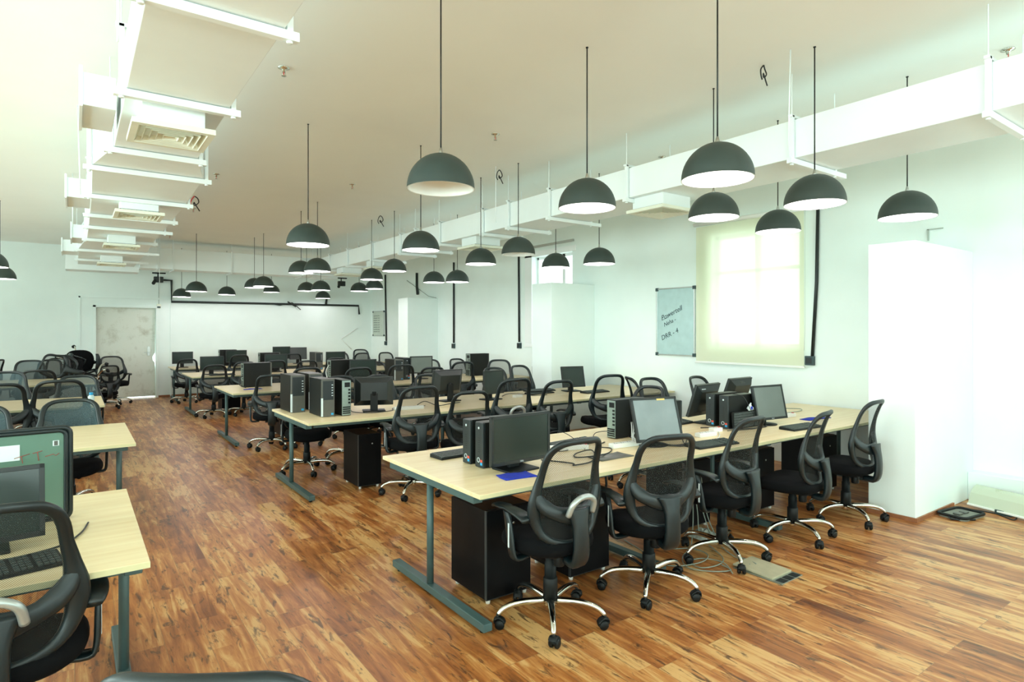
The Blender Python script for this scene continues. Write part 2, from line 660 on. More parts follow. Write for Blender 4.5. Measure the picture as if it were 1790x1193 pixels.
# panelled surround of the door
mb = MB()
mb.box(0.07, 0.11, YB - 0.02, YB, 0, 2.42).box(0.07, 1.93, YB - 0.02, YB, 2.38, 2.42).box(DX0 - 0.06, DX0, YB - 0.025, YB, 0, DZ + 0.05)
mb.box(DX1, DX1 + 0.05, YB - 0.035, YB, 0, DZ + 0.05).box(DX0 - 0.06, DX1 + 0.05, YB - 0.025, YB, DZ, DZ + 0.05).box(1.90, 1.93, YB - 0.02, YB, 0, 2.42)
struct('trim_1', mb, 'wall', 0.004)
d = struct('door_1', MB().prism([(DX0, .035), (DX1 - .004, .035), (DX1 - .006, .70), (DX1 - .02, .86), (DX1 - .055, .90), (DX1 - .06, .99), (DX1 - .03, 1.05), (DX1 - .008, 1.09), (DX1 - .003, DZ), (DX0, DZ)], -(YB + .15), -(YB + .10), Matrix(((1, 0, 0, 0), (0, 0, -1, 0), (0, 1, 0, 0), (0, 0, 0, 1)))), 'door', 0.003)
h = MB().cyl((1.46, YB + 0.10, 1.10), (1.46, YB + 0.05, 1.10), 0.012, 10).box(1.36, 1.47, YB + 0.04, YB + 0.055, 1.09, 1.11)
h.box(1.43, 1.49, YB + 0.085, YB + 0.10, 1.02, 1.24)
h.build('door_handle', 'alu', d, 0.002)
# skirting
struct('baseboard_back', MB().box(DX1 + 0.05, XR, YB - 0.015, YB, 0, 0.05), 'skirt')
# pillars standing out from the right wall
PIL = []
for i, (xa, ya, yb) in enumerate([(5.79, 2.17, 2.55), (6.18, 7.49, 8.00), (6.32, 12.94, 13.45)]):
    o = MB().box(xa, XR, ya, yb, 0, 2.40).build('wall_pillar', 'wall', bevel=0.006)
    o['kind'] = 'structure'
    PIL.append(o)
struct('baseboard_pillar', MB().box(5.775, 5.79, 2.155, 2.56, 0, 0.035).box(5.79, 6.6, 2.155, 2.17, 0, 0.035), 'skirt')
struct('trim_2', MB().box(6.97, XR, YN, 2.17, 0, 0.27), 'wall', 0.008)

# window 1 behind the blind
def window(name, y0, y1, z0, z1, mull, trans, x=XR + 0.12, t=0.05):
    mb = MB()
    mb.box(x, x + 0.06, y0, y0 + t, z0, z1).box(x, x + 0.06, y1 - t, y1, z0, z1)
    mb.box(x, x + 0.06, y0, y1, z0, z0 + t).box(x, x + 0.06, y0, y1, z1 - t, z1)
    for m_ in mull:
        mb.box(x, x + 0.06, m_ - t * 0.8, m_ + t * 0.8, z0, z1)
    for q in trans:
        mb.box(x, x + 0.06, y0, y1, q - t * 0.5, q + t * 0.5)
    w = struct(name, mb, 'pvc', 0.004)
    MB().box(x + 0.025, x + 0.031, y0 + t, y1 - t, z0 + t, z1 - t).build('window_pane', 'glass', w)
    return w


window('window_1', W1[0], W1[1], W1[2], W1[3], [4.55], [2.42])
w2 = window('window_2', W2[0], W2[1], W2[2], W2[3], [8.42], [])
struct('trim_3', MB().box(XR - 0.02, XR, 9.20, 9.42, 1.33, 3.13).box(XR - 0.02, XR, 7.95, 9.42, 3.03, 3.13).box(XR - 0.03, XR + 0.12, 8.05, 9.42, 1.31, 1.37), 'pvc', 0.004)
struct('trim_4', MB().box(XR - 0.04, XR, 8.0, 9.5, 3.20, 3.24), 'alu', 0.003)
for i, (a, b) in enumerate(LEFT_WINS):
    mb = MB()
    x = XL - 0.1
    for (p, q, r_, s_) in [(a, a + .05, 1, 2.9), (b - .05, b, 1, 2.9), (a, b, 1, 1.05), (a, b, 2.85, 2.9), ((a + b) / 2 - .03, (a + b) / 2 + .03, 1, 2.9)]:
        mb.box(x, x + 0.05, p, q, r_, s_)
    struct('window_%d' % (i + 3), mb, 'pvc')
for i, (a, b) in enumerate(NEAR_WINS):
    mb = MB()
    y = YN - 0.1
    for (p, q, r_, s_) in [(a, a + .05, 1, 2.9), (b - .05, b, 1, 2.9), (a, b, 1, 1.05), (a, b, 2.85, 2.9), ((a + b) / 2 - .03, (a + b) / 2 + .03, 1, 2.9)]:
        mb.box(p, q, y, y + 0.05, r_, s_)
    struct('window_%d' % (i + 8), mb, 'pvc')

# roller blind
bl = thing('roller_blind', 'cream roller blind pulled down over the bright window beside the whiteboard', 'blind', (XR - 0.05, 4.62, 1.19))


def blf(u, v):
    y = -0.78 + 1.55 * u
    z = 1.88 * v
    return (0.006 * math.sin(6 * u) + 0.004, y, z)


MB().grid(blf, 12, 12).build('blind_fabric', 'blind', bl)
MB().tube([(0, -0.79, 1.9), (0, 0.8, 1.92)], 0.028, 14).build('blind_roller', 'white', bl)
MB().box(-0.012, 0.012, -0.79, 0.78, -0.012, 0.014).build('bottom_rail', 'white', bl, 0.004)
MB().tube([(-0.03, -0.81, 1.9), (-0.03, -0.81, 0.4), (-0.03, -0.80, 0.2)], 0.003, 6).build('pull_chain', 'cable_white', bl)

# ------------------------------------------------------------------ whiteboards
def whiteboard(label, y0, y1, z0, z1, surf, x=XR):
    t = thing('whiteboard', label, 'whiteboard', (x, (y0 + y1) / 2, z0))
    w, h = (y1 - y0) / 2, z1 - z0
    MB().box(-0.02, -0.004, -w, w, 0, h).build('board_surface', surf, t)
    f = MB()
    e = 0.018
    f.box(-0.03, 0, -w - e, -w, -e, h + e).box(-0.03, 0, w, w + e, -e, h + e).box(-0.03, 0, -w - e, w + e, -e, 0).box(-0.03, 0, -w - e, w + e, h, h + e)
    f.build('board_frame', 'alu', t, 0.004)
    for sy in (-1, 1):
        for z in (0, h):
            MB().box(-0.033, 0.0, sy * w - 0.025 + sy * 0.006, sy * w + 0.025 + sy * 0.006, z - 0.025, z + 0.025).build('corner_cap', 'socket', t, 0.006)
    return t


wb = whiteboard('white board with three lines of black handwriting beside the cream roller blind', 5.45, 6.11, 1.28, 2.24, 'board')


def onboard(y, z, rot=0.0, x=-0.022):
    # text plane facing -X (towards the room), reading left to right as Y decreases
    m = Matrix(((0, 0, -1, x), (-1, 0, 0, y), (0, 1, 0, z), (0, 0, 0, 1)))
    return m @ Matrix.Rotation(rot, 4, 'Z')


text_mesh('handwriting', 'Powertell', 0.105, 'ink', wb, onboard(0.07, 0.60, R(22)), shear=0.3)
text_mesh('handwriting', 'Neha -', 0.085, 'ink', wb, onboard(0.10, 0.47, R(22)), shear=0.3)
text_mesh('handwriting', 'DRR - 4', 0.10, 'ink', wb, onboard(0.10, 0.29, R(22)), shear=0.2)
for a in ((0.255, 0.515, 0.13, 0.55),):
    MB().tube([(-0.023, .24, .50), (-0.023, .12, .545)], 0.0025, 5).build('handwriting', 'ink', wb)
wb2 = whiteboard('smaller white board full of faint handwritten rows near the far corner', 16.05, 16.80, 1.49, 2.17, 'board2')
for k in range(8):
    z = 0.56 - k * 0.065
    for (ya, n) in ((0.34, 5), (0.02, 2)):
        pts = [(-0.022, ya - 0.02 * j, z + 0.012 * math.sin(j * 2.3 + k)) for j in range(n * 3)]
        MB().tube(pts, 0.0035, 5).build('handwriting', 'ink', wb2)

# ------------------------------------------------------------------ desks
def bench(label, x0, x1, y0, y1, legs, tops, group=None, z=0.75, left_end=False):
    t = thing('bench_desk', label, 'desk', ((x0 + x1) / 2, (y0 + y1) / 2, 0), 0, group)
    cx, cy = (x0 + x1) / 2, (y0 + y1) / 2
    for a, b in tops:
        MB().box(a - cx + 0.001, b - cx - 0.001, y0 - cy, y1 - cy, z - 0.025, z).build('tabletop', 'maple', t, 0.003)
        e = MB().box(a - cx + 0.001, b - cx - 0.001, y0 - cy - 0.0015, y0 - cy, z - 0.024, z - 0.002)
        e.build('edge_band', 'edge', t)
    f = MB()
    for yy in (y0 - cy + 0.10, y1 - cy - 0.14):
        f.box(x0 - cx + 0.08, x1 - cx - 0.05, yy, yy + 0.04, z - 0.065, z - 0.0255)
    f.build('support_rail', 'steel', t, 0.002)
    for lx in legs:
        lx -= cx
        MB().box(lx - 0.03, lx + 0.03, y0 - cy + 0.08, y1 - cy - 0.10, z - 0.067, z - 0.0255).build('cross_beam', 'steel', t, 0.003)
        p = MB().cyl((lx, 0, 0.055), (lx, 0, z - 0.065), 0.0215, 20).build('leg', 'steel', t)
        ft = MB().box(lx - 0.028, lx + 0.028, y0 - cy - 0.02, y1 - cy - 0.14, 0.018, 0.062)
        ft.build('foot', 'steel', t, 0.004)
        g = MB()
        for yy in (y0 - cy + 0.03, y1 - cy - 0.2):
            g.cyl((lx, yy, 0.0), (lx, yy, 0.02), 0.016, 12)
        g.build('levelling_foot', 'plastic2', t)
    return t


XE = 7.08
bench('long maple desk row nearest the camera, running from the aisle to the wall pillar', 1.75, XE, 2.72, 3.98, [1.79, 3.2, 4.62, 6.9], [(1.75, 3.2), (3.2, 5.0), (5.0, XE)])
bench('second long maple desk row, with four upright computer towers at its aisle end', 1.79, XE, 5.77, 7.08, [1.82, 3.6, 5.3, 6.9], [(1.79, 3.6), (3.6, 5.3), (5.3, XE)])
bench('third long maple desk row, with a black computer case lengthwise at its aisle end', 1.79, XE, 9.13, 10.55, [1.84, 3.6, 5.3, 6.9], [(1.79, 3.6), (3.6, 5.3), (5.3, XE)])
bench('fourth long maple desk row, a lone dark monitor at its aisle end', 1.80, XE, 12.78, 14.20, [1.86, 3.6, 5.3, 6.9], [(1.80, 3.6), (3.6, 5.3), (5.3, XE)])
bench('rearmost long maple desk row close to the far wall', 1.84, XE, 15.68, 16.82, [1.9, 3.6, 5.3, 6.9], [(1.84, 3.6), (3.6, 5.3), (5.3, XE)])
bench('left-hand desk closest to the camera, holding a monitor and keyboard', -2.6, 0.235, 2.68, 3.99, [0.185, -2.3], [(-2.6, 0.235)])
bench('second left-hand desk from the camera with an empty top end', -3.2, 0.39, 5.56, 6.86, [0.31, -2.9], [(-3.2, 0.39)])
bench('third left-hand desk from the camera with a small bottle on its corner', -3.6, 0.29, 8.60, 9.85, [0.22, -3.3], [(-3.6, 0.29)])
bench('rearmost left-hand desk in front of the heap of chairs', -4.0, 0.33, 12.3, 13.9, [0.2, -3.7], [(-4.0, 0.33)])


# ------------------------------------------------------------------ office chair
def frame_y(x, z, W=1.0):
    zs = [(0.40, -0.195), (0.52, -0.19), (0.60, -0.195), (0.70, -0.203), (0.80, -0.205), (0.90, -0.22), (1.06, -0.272)]
    for (a, ya), (b, yb) in zip(zs, zs[1:]):
        if z <= b:
            t = max(0, (z - a) / (b - a))
            y = ya + (yb - ya) * t
            break
    else:
        y = zs[-1][1]
    return y + 0.085 * (abs(x) / 0.235) ** 2.2


HALF = [(0, 1.053, .017), (.07, 1.051, .017), (.125, 1.040, .019), (.165, 1.006, .021), (.183, .955, .022), (.190, .89, .022), (.204, .81, .028), (.214, .74, .040),
        (.218, .68, .040), (.207, .62, .031), (.180, .560, .024), (.128, .520, .019), (.06, .503, .017)]


def chair_parts(W, mesh_mat, arms, hoop, spine=True):
    root = thing('office_chair', None, None)
    # back frame loop
    half = HALF
    full = [(x * W, z, w) for x, z, w in half] + [(0, .500, .016)] + [(-x * W, z, w) for x, z, w in reversed(half[1:])]
    P = bez([(x, frame_y(x / W, z), z) for x, z, w in full], 3, True)
    ws = []
    for i in range(len(full)):
        a, b = full[i][2], full[(i + 1) % len(full)][2]
        ws += [a, a + (b - a) / 3, a + (b - a) * 2 / 3]
    n = len(P)
    A, B = [], []
    for i in range(n):
        t = (P[(i + 1) % n] - P[i - 1]).normalized()
        nrm = Vector((0, 1, 0))
        nrm = (nrm - t * nrm.dot(t)).normalized()
        A.append(t.cross(nrm))
        B.append(nrm)
    f = MB()
    f.sweep(P, A, B, ws, [0.013 + 0.010 * max(0, 1 - abs(p.z - .70) / .18) for p in P], 10, True, sq=2.6)
    if spine:
        # smile shaped cross bar
        bar = [(.215, .785), (.198, .74), (.165, .70), (.12, .672), (.065, .655), (0, .648), (-.065, .655), (-.12, .672), (-.165, .70), (-.198, .74), (-.215, .785)]
        bw = [.018, .034, .040, .037, .044, .056, .044, .037, .040, .034, .018]
        bp = bez([(x * W, frame_y(x, z) - 0.002 - 0.016 * max(0, 1 - abs(x) / 0.2) ** 1.5, z) for x, z in bar], 2)
        bws = []
        for i in range(len(bw) - 1):
            bws += [bw[i], (bw[i] + bw[i + 1]) / 2]
        bws.append(bw[-1])
        A, B = [], []
        for i in range(len(bp)):
            t = (bp[min(i + 1, len(bp) - 1)] - bp[max(i - 1, 0)]).normalized()
            nrm = Vector((0, 1, 0))
            nrm = (nrm - t * nrm.dot(t)).normalized()
            A.append(t.cross(nrm))
            B.append(nrm)
        f.sweep(bp, A, B, bws, [0.017] * len(bp), 10, sq=2.6)
    f.build('back_frame', 'plastic', root)
    if spine:
        sp = MB()
        pts = bez([(0, -0.232, .69), (0, -0.243, .64), (0, -0.254, .58), (0, -0.258, .50), (0, -0.250, .43), (0, -0.222, .392), (0, -0.15, .40)], 3)
        wid = [.085, .080, .070, .062, .056, .052, .050, .050, .050, .050, .051, .052, .052, .052, .051, .050, .048, .044, .04]
        sp.sweep(pts, [Vector((1, 0, 0))] * len(pts), [((pts[min(i + 1, len(pts) - 1)] - pts[max(i - 1, 0)]).normalized().cross(Vector((1, 0, 0)))) for i in range(len(pts))],
                 [w * 1.0 for w in wid], [.023] * len(pts), 12, sq=3.0)
        # struts joining spine to the lower loop
        sp.build('back_spine', 'plastic', root)
    else:
        sp = MB()
        for sx in (-1, 1):
            sp.tube(bez([(sx * .08, -0.20, .53), (sx * .07, -0.24, .46), (sx * .05, -0.16, .41)], 4), .014, 8)
        sp.build('back_spine', 'plastic', root)

    def mf(u, v):
        z = 0.508 + (1.048 - 0.508) * v
        xm = 0.0
        for (xa, za, _), (xb, zb, _) in zip(half, half[1:]):
            if za >= z >= zb:
                xm = xa + (xb - xa) * ((za - z) / (za - zb + 1e-9))
                break
        x = (2 * u - 1) * xm
        return (x * W, frame_y(x, z), z)
    MB().grid(mf, 8, 16).build('mesh_back', mesh_mat, root)
    if hoop:
        hp = bez([(-.085, -0.25, .665), (-.075, -0.275, .725), (-.04, -0.285, .755), (0, -0.288, .763), (.04, -0.285, .755), (.075, -0.275, .725), (.085, -0.25, .665)], 4)
        MB().tube(hp, 0.016, 10).build('chrome_hoop', 'silver', root, label='chrome hoop on the lumbar support')
    # seat cushion
    s = MB()
    rings = [(0.0, .425), (.74, .425), (.90, .432), (.98, .448), (1.0, .470), (.985, .494), (.93, .510), (.80, .518), (.5, .521), (0.0, .521)]
    seg = 36
    vs, fs = [], []
    for k, z in rings:
        for i in range(seg):
            a = 2 * PI * i / seg
            c, d_ = math.cos(a), math.sin(a)
            xx = math.copysign(abs(c) ** 0.72, c) * 0.245 * k
            yy = math.copysign(abs(d_) ** 0.72, d_) * 0.235 * k + 0.02
            if d_ < 0:
                xx *= 1 - 0.10 * abs(d_)
            drop = -0.03 * max(0, (yy - 0.12) / 0.13) ** 2
            vs.append((xx, yy, z + drop + (0.012 * (abs(xx) / .245) ** 2 if z > .5 else 0)))
    for r_ in range(len(rings) - 1):
        for i in range(seg):
            j = (i + 1) % seg
            fs.append((r_ * seg + i, r_ * seg + j, (r_ + 1) * seg + j, (r_ + 1) * seg + i))
    s.add(vs, fs, True).build('seat', 'fabric', root)
    # mechanism
    me_ = MB().box(-.085, .085, -.13, .12, .40, .432).box(-.03, .03, -.23, -.10, .395, .415)
    me_.cyl((0.0, -.075, .40), (0.0, -.075, .335), .030, 14)
    me_.build('tilt_mechanism', 'plastic2', root, 0.006)
    MB().tube([(0.08, 0.03, .415), (0.20, 0.03, .412), (.245, .03, .405), (.275, .03, .40)], [.005, .005, .010, .008], 8).build('lever', 'plastic2', root)
    # arms
    if arms:
        for sx in ((-1, 1) if arms == 2 else (-1,)):
            a = MB()
            ap = bez([(sx * .16, .0, .412), (sx * .245, -.01, .408), (sx * .268, -.005, .44), (sx * .272, .01, .54), (sx * .272, .03, .62), (sx * .268, .05, .655)], 3)
            B_ = [Vector((0, 1, 0))] * len(ap)
            A_ = [(ap[min(i + 1, len(ap) - 1)] - ap[max(i - 1, 0)]).normalized().cross(Vector((0, 1, 0))) for i in range(len(ap))]
            a.sweep(ap, A_, B_, [.012] * len(ap), [.030] * len(ap), 8, sq=3)
            arm = a.build('arm', 'plastic', root)
            pp = bez([(sx * .262, -.13, .640), (sx * .266, -.09, .664), (sx * .268, 0, .676), (sx * .266, .09, .676), (sx * .258, .15, .668), (sx * .25, .185, .655)], 3)
            k = len(pp)
            wv = [.022 + .022 * math.sin(PI * min(1, (i + 1.5) / (k * 0.62))) if i < k * .45 else .044 - .022 * ((i - k * .45) / (k * .55)) for i in range(k)]
            pd = MB()
            pd.sweep(pp, [Vector((1, 0, 0))] * k, [Vector((0, -.1, 1)).normalized()] * k, wv, [.012] * k, 12, sq=2.6)
            pd.build('arm_pad', 'plastic', arm)
            st = MB().box(sx * .283 - .001, sx * .283 + .0015, 0.002, .014, .47, .60)
            st.build('grey_inlay', 'sticker', arm, 0.0005)
    # gas column
    g = MB()
    g.lathe([(.0, .125), (.042, .125), (.040, .245), (.036, .25), (.033, .25), (.033, .33), (.028, .335), (.028, .425), (0, .425)], 18)
    g.build('gas_column', 'plastic2', root)
    # five star base
    s = MB()
    s.lathe([(0, .085), (.034, .085), (.040, .095), (.040, .135), (.030, .142), (0, .142)], 18)
    for k in range(5):
        a = 2 * PI * k / 5 + 0.31
        c, d_ = math.cos(a), math.sin(a)
        pr = bez([(.03, .117), (.13, .125), (.215, .122), (.275, .103), (.308, .072)], 3)
        s.tube([(p[0] * c, p[0] * d_, p[1]) for p in [(q.x, q.y) for q in [Vector((u_, v_, 0)) for u_, v_ in [(w_[0], w_[1]) for w_ in pr]]]], [.0225 - .010 * i / (len(pr) - 1) for i in range(len(pr))], 8)
    s.build('star_base', 'chrome', root)
    cm = MB()
    for sx in (-1, 1):
        cm.lathe([(0.001, -.012), (.020, -.012), (.0265, -.006), (.0265, .006), (.020, .012), (0.001, .012)], 14, mtx=Matrix.Translation((sx * .016, .012, .0265)) @ Matrix.Rotation(R(90), 4, 'Y'))
    cm.box(-.006, .006, -.008, .02, .024, .056)
    cm.tube(bez([(0, -.018, .034), (0, -.016, .052), (0, .004, .062), (0, .03, .050), (0, .039, .034)], 3), .024, 8, rb=.006)
    cm.cyl((0, 0, .05), (0, 0, .078), .008, 8)
    proto = None
    for k in range(5):
        a = 2 * PI * k / 5 + 0.31
        if proto is None:
            c = cm.build('caster', 'plastic2', root)
            proto = c
        else:
            c = proto.copy()
            COL.objects.link(c)
            c.parent = root
        c.location = (.308 * math.cos(a), .308 * math.sin(a), 0)
        c.rotation_euler = (0, 0, (0.6, 2.4, 4.0, 5.2, 1.2)[k])
    return root


UPPER = ('seat', 'back_frame', 'mesh_back', 'back_spine', 'chrome_hoop', 'tilt_mechanism', 'lever', 'arm')
PROT = {}
USED = set()


def proto_chair(kind):
    if kind not in PROT:
        W, mm, arms, hoop, spine = {'std': (1.0, 'mesh', 2, False, True), 'hoop': (1.0, 'mesh', 2, True, True), 'bare': (1.0, 'mesh', 0, False, True),
                                    'wide': (1.14, 'mesh_dense', 2, False, False), 'widefar': (1.14, 'mesh', 2, False, True)}[kind]
        PROT[kind] = chair_parts(W, mm, arms, hoop, spine)
    return PROT[kind]


def chair(kind, x, y, rot, ztop, label, group=None, star=0.0):
    p = proto_chair(kind)
    if kind in USED:
        c = copy_tree(p)
    else:
        c = p
        USED.add(kind)
        # first use keeps the source; later copies reset the height shift
        c['shift'] = 0.0
    dz = ztop - 1.07
    old = p.get('shift', 0.0)
    for ch in kids(c):
        if ch.name.split('.')[0] in UPPER:
            ch.location.z += dz - (old if c is not p else 0.0)
    if c is p:
        p['shift'] = dz
    for ch in kids(c):
        nm = ch.name.split('.')[0]
        if nm == 'gas_column':
            ch.scale.z = 1.0
            ch.location.z = max(-0.02, min(0.03, dz * 0.9))
    c.location = (x, y, 0)
    c.rotation_euler = (0, 0, R(rot))
    tag(c, label, 'chair', group)
    return c


G_F = 'mesh office chairs on the near side of the front desk row'
chair('hoop', 2.17, 2.64, 0, 1.065, 'black mesh chair with silver hoop on its back at the front desk corner', G_F)
chair('std', 2.94, 2.60, -16, 1.02, 'black mesh chair with arms, second from the aisle at the front desk row', G_F)
chair('std', 3.77, 2.65, 5, 1.045, 'black mesh office chair in the middle of the five, grey cables round its wheels', G_F)
chair('bare', 4.62, 2.60, 12, 1.02, 'armless black mesh office chair fourth from the aisle at the front desk row', G_F)
chair('bare', 5.42, 2.57, 4, 1.055, 'armless black mesh office chair next to the big white pillar', G_F)
G_B = 'mesh office chairs between the first two desk rows'
chair('bare', 5.36, 4.50, 176, 1.09, 'black mesh office chair behind the front desk row, under the handwritten whiteboard', G_B)
chair('std', 6.14, 4.42, 186, 1.08, 'black mesh office chair behind the front row, closest to the roller blind', G_B)
chair('bare', 4.86, 4.45, 95, 1.03, 'black mesh office chair turned sideways behind the dusty tilted monitor', G_B)
chair('std', 2.74, 5.50, -6, 1.10, 'big black mesh armchair at the second desk row, nearest the aisle', G_B)
chair('bare', 3.34, 5.48, -14, 1.02, 'black mesh office chair directly behind the two small towers of the front row', G_B)
chair('hoop', 3.89, 5.50, -8, 1.12, 'black mesh office chair with silver hoop, third from the aisle at the second row', G_B)
chair('std', 4.50, 5.50, -6, 1.07, 'black mesh office chair fourth from the aisle on the near side of the second row', G_B)
chair('bare', 5.36, 5.50, -16, 1.10, 'black mesh office chair fifth from the aisle on the near side of the second row', G_B)
chair('bare', 5.65, 5.00, -120, 1.075, 'black mesh office chair overlapping the fifth one, nearest the wall at the second row', G_B)
G_2 = 'mesh office chairs between the second and third desk rows'
chair('std', 2.17, 7.05, 176, 1.04, 'black office chair tucked under the second row below its towers, back towards the third row', G_2)
chair('std', 2.78, 7.38, 180, 1.05, 'black mesh office chair whose top rim shows just behind the rear-facing tower', G_2)
chair('bare', 3.30, 7.38, 184, 1.04, 'black mesh office chair rising behind the small rear-facing monitor of the second row', G_2)
chair('std', 3.98, 7.32, 184, 1.02, 'low black mesh office chair behind the brown-lit monitor back of the second row', G_2)
chair('std', 5.12, 7.36, 178, 1.075, 'black mesh office chair behind the dark square monitor in the second row', G_2)
chair('bare', 5.66, 7.40, 186, 1.09, 'black mesh office chair behind the keyboard pile of the second row', G_2)
chair('std', 2.22, 8.78, -14, 1.04, 'black mesh office chair at the aisle end of the third row, beside the blue cloth', G_2)
chair('bare', 2.66, 8.78, -4, 1.12, 'black mesh office chair second from the aisle on the near side of the third row', G_2)
chair('std', 3.44, 8.82, -6, 1.09, 'black mesh office chair in front of the monitor with tangled leads in the third row', G_2)
chair('std', 4.15, 8.82, -12, 1.11, 'black mesh office chair in front of the third row, its crossbar towards the camera', G_2)
chair('bare', 4.72, 8.84, -16, 1.05, 'black mesh office chair fifth from the aisle on the near side of the third row', G_2)
chair('std', 5.26, 8.84, -10, 1.12, 'black mesh office chair in front of the tower with the round fan grille', G_2)
chair('std', 5.95, 8.6, 150, 1.12, 'black mesh office chair near the wall between second and third rows, half turned', G_2)
G_3 = 'mesh office chairs between the third and fourth desk rows'
chair('std', 4.73, 10.85, 180, 1.03, 'black mesh office chair behind the third row, showing the tabletop beyond through its mesh', G_3)
chair('std', 5.90, 10.85, 176, 1.04, 'black mesh office chair behind the third row, beyond its grey monitor', G_3)
chair('std', 6.56, 10.85, 184, 1.04, 'black mesh office chair behind the third row, just left of the upright tower', G_3)
chair('std', 2.13, 12.58, -4, 1.00, 'black mesh office chair at the aisle end of the fourth row below the lone monitor', G_3)
chair('bare', 2.66, 12.58, -6, 1.04, 'black mesh office chair second from the aisle on the near side of the fourth row', G_3)
chair('std', 3.20, 12.58, 0, 1.05, 'black mesh office chair third from the aisle on the near side of the fourth row', G_3)
chair('bare', 3.84, 12.58, -6, 1.03, 'black mesh office chair fourth from the aisle on the near side of the fourth row', G_3)
chair('std', 4.45, 12.58, -10, 1.07, 'black mesh office chair fifth from the aisle on the near side of the fourth row', G_3)
G_4 = 'mesh office chairs between the fourth and rearmost desk rows'
chair('std', 2.05, 15.42, -2, 1.0, 'black mesh office chair at the aisle end of the rearmost row', G_4)
chair('std', 3.13, 15.42, 0, 1.07, 'black mesh office chair second from the aisle at the rearmost row', G_4)
chair('std', 4.36, 15.42, -4, 1.07, 'black mesh office chair third from the aisle at the rearmost row', G_4)
chair('bare', 5.32, 14.42, 180, 1.10, 'black mesh office chair behind the fourth row, right of its last monitor', G_4)
chair('bare', 5.84, 14.42, 178, 1.16, 'tallest black mesh office chair behind the fourth row near the far corner', G_4)
chair('std', 6.12, 15.42, 0, 1.05, 'black mesh office chair at the rearmost row overlapping the tallest one', G_4)
chair('std', 6.52, 14.42, 180, 1.07, 'black mesh office chair behind the fourth row beneath the small whiteboard', G_4)
# left block
G_L = 'mesh office chairs around the left-hand desks'
chair('hoop', -0.20, 2.80, -4, 1.075, 'silver-hooped black mesh chair at the nearest left-hand desk', G_L)
chair('bare', 0.30, 1.29, -35, 1.089, 'black office chair of which only the rounded top rim shows at the bottom edge', G_L)
chair('wide', -0.03, 6.78, 180, 0.99, 'wide blue-grey mesh chair pushed in behind the second left-hand desk', G_L)
chair('wide', -0.68, 6.80, 182, 0.97, 'blue-grey mesh chair behind the second left desk, cut by the picture edge', G_L)
chair('widefar', -0.14, 8.42, 3, 1.10, 'wide black mesh chair before the third left desk, beside the small bottle', G_L)
chair('widefar', -0.66, 8.35, 6, 1.09, 'black mesh chair before the third left desk, cut by the picture edge', G_L)
chair('wide', 0.04, 9.98, 180, 1.02, 'wide blue-grey mesh chair behind the bottle on the third left-hand desk', G_L)
chair('wide', -0.74, 10.02, 178, 1.10, 'wide blue-grey mesh chair behind the third left-hand desk, further from the aisle', G_L)
chair('widefar', -0.47, 12.22, 2, 1.02, 'black mesh chair in front of the rearmost left-hand desk', G_L)
G_P = 'office chairs heaped beside the white door'
chair('wide', -0.70, 14.45, 176, 1.07, 'upright mesh chair at the back of the heap, furthest from the door', G_P)
chair('bare', -0.44, 15.10, 168, 1.05, 'upright chair with slatted lumbar bar in the chair heap', G_P)
chair('bare', -0.30, 15.85, 176, 1.05, 'upright chair behind the tipped ones in the chair heap', G_P)
chair('bare', -1.35, 14.75, 60, 1.10, 'upright chair leaning at the edge of the heap, cut by the picture edge', G_P)
chair('widefar', 0.72, 16.0, 195, 1.06, 'black mesh armchair on wheels standing right in front of the white door', G_P)
chair('bare', 0.50, 15.15, 20, 0.92, 'low black chair below the upturned chrome star base, beside the door', G_P)
c = chair('std', 0.12, 14.25, 0, 1.07, 'overturned black chair in the heap with its chrome star base in the air', G_P)
c.location = (0.46, 14.30, 0.68)
c.rotation_euler = (0, R(-70), R(8))
c = chair('std', 0.12, 14.9, 0, 1.07, 'upside-down black chair on top of the heap, arm pointing up', G_P)
c.location = (-0.02, 15.30, 1.00)
c.rotation_euler = (R(92), 0, R(12))


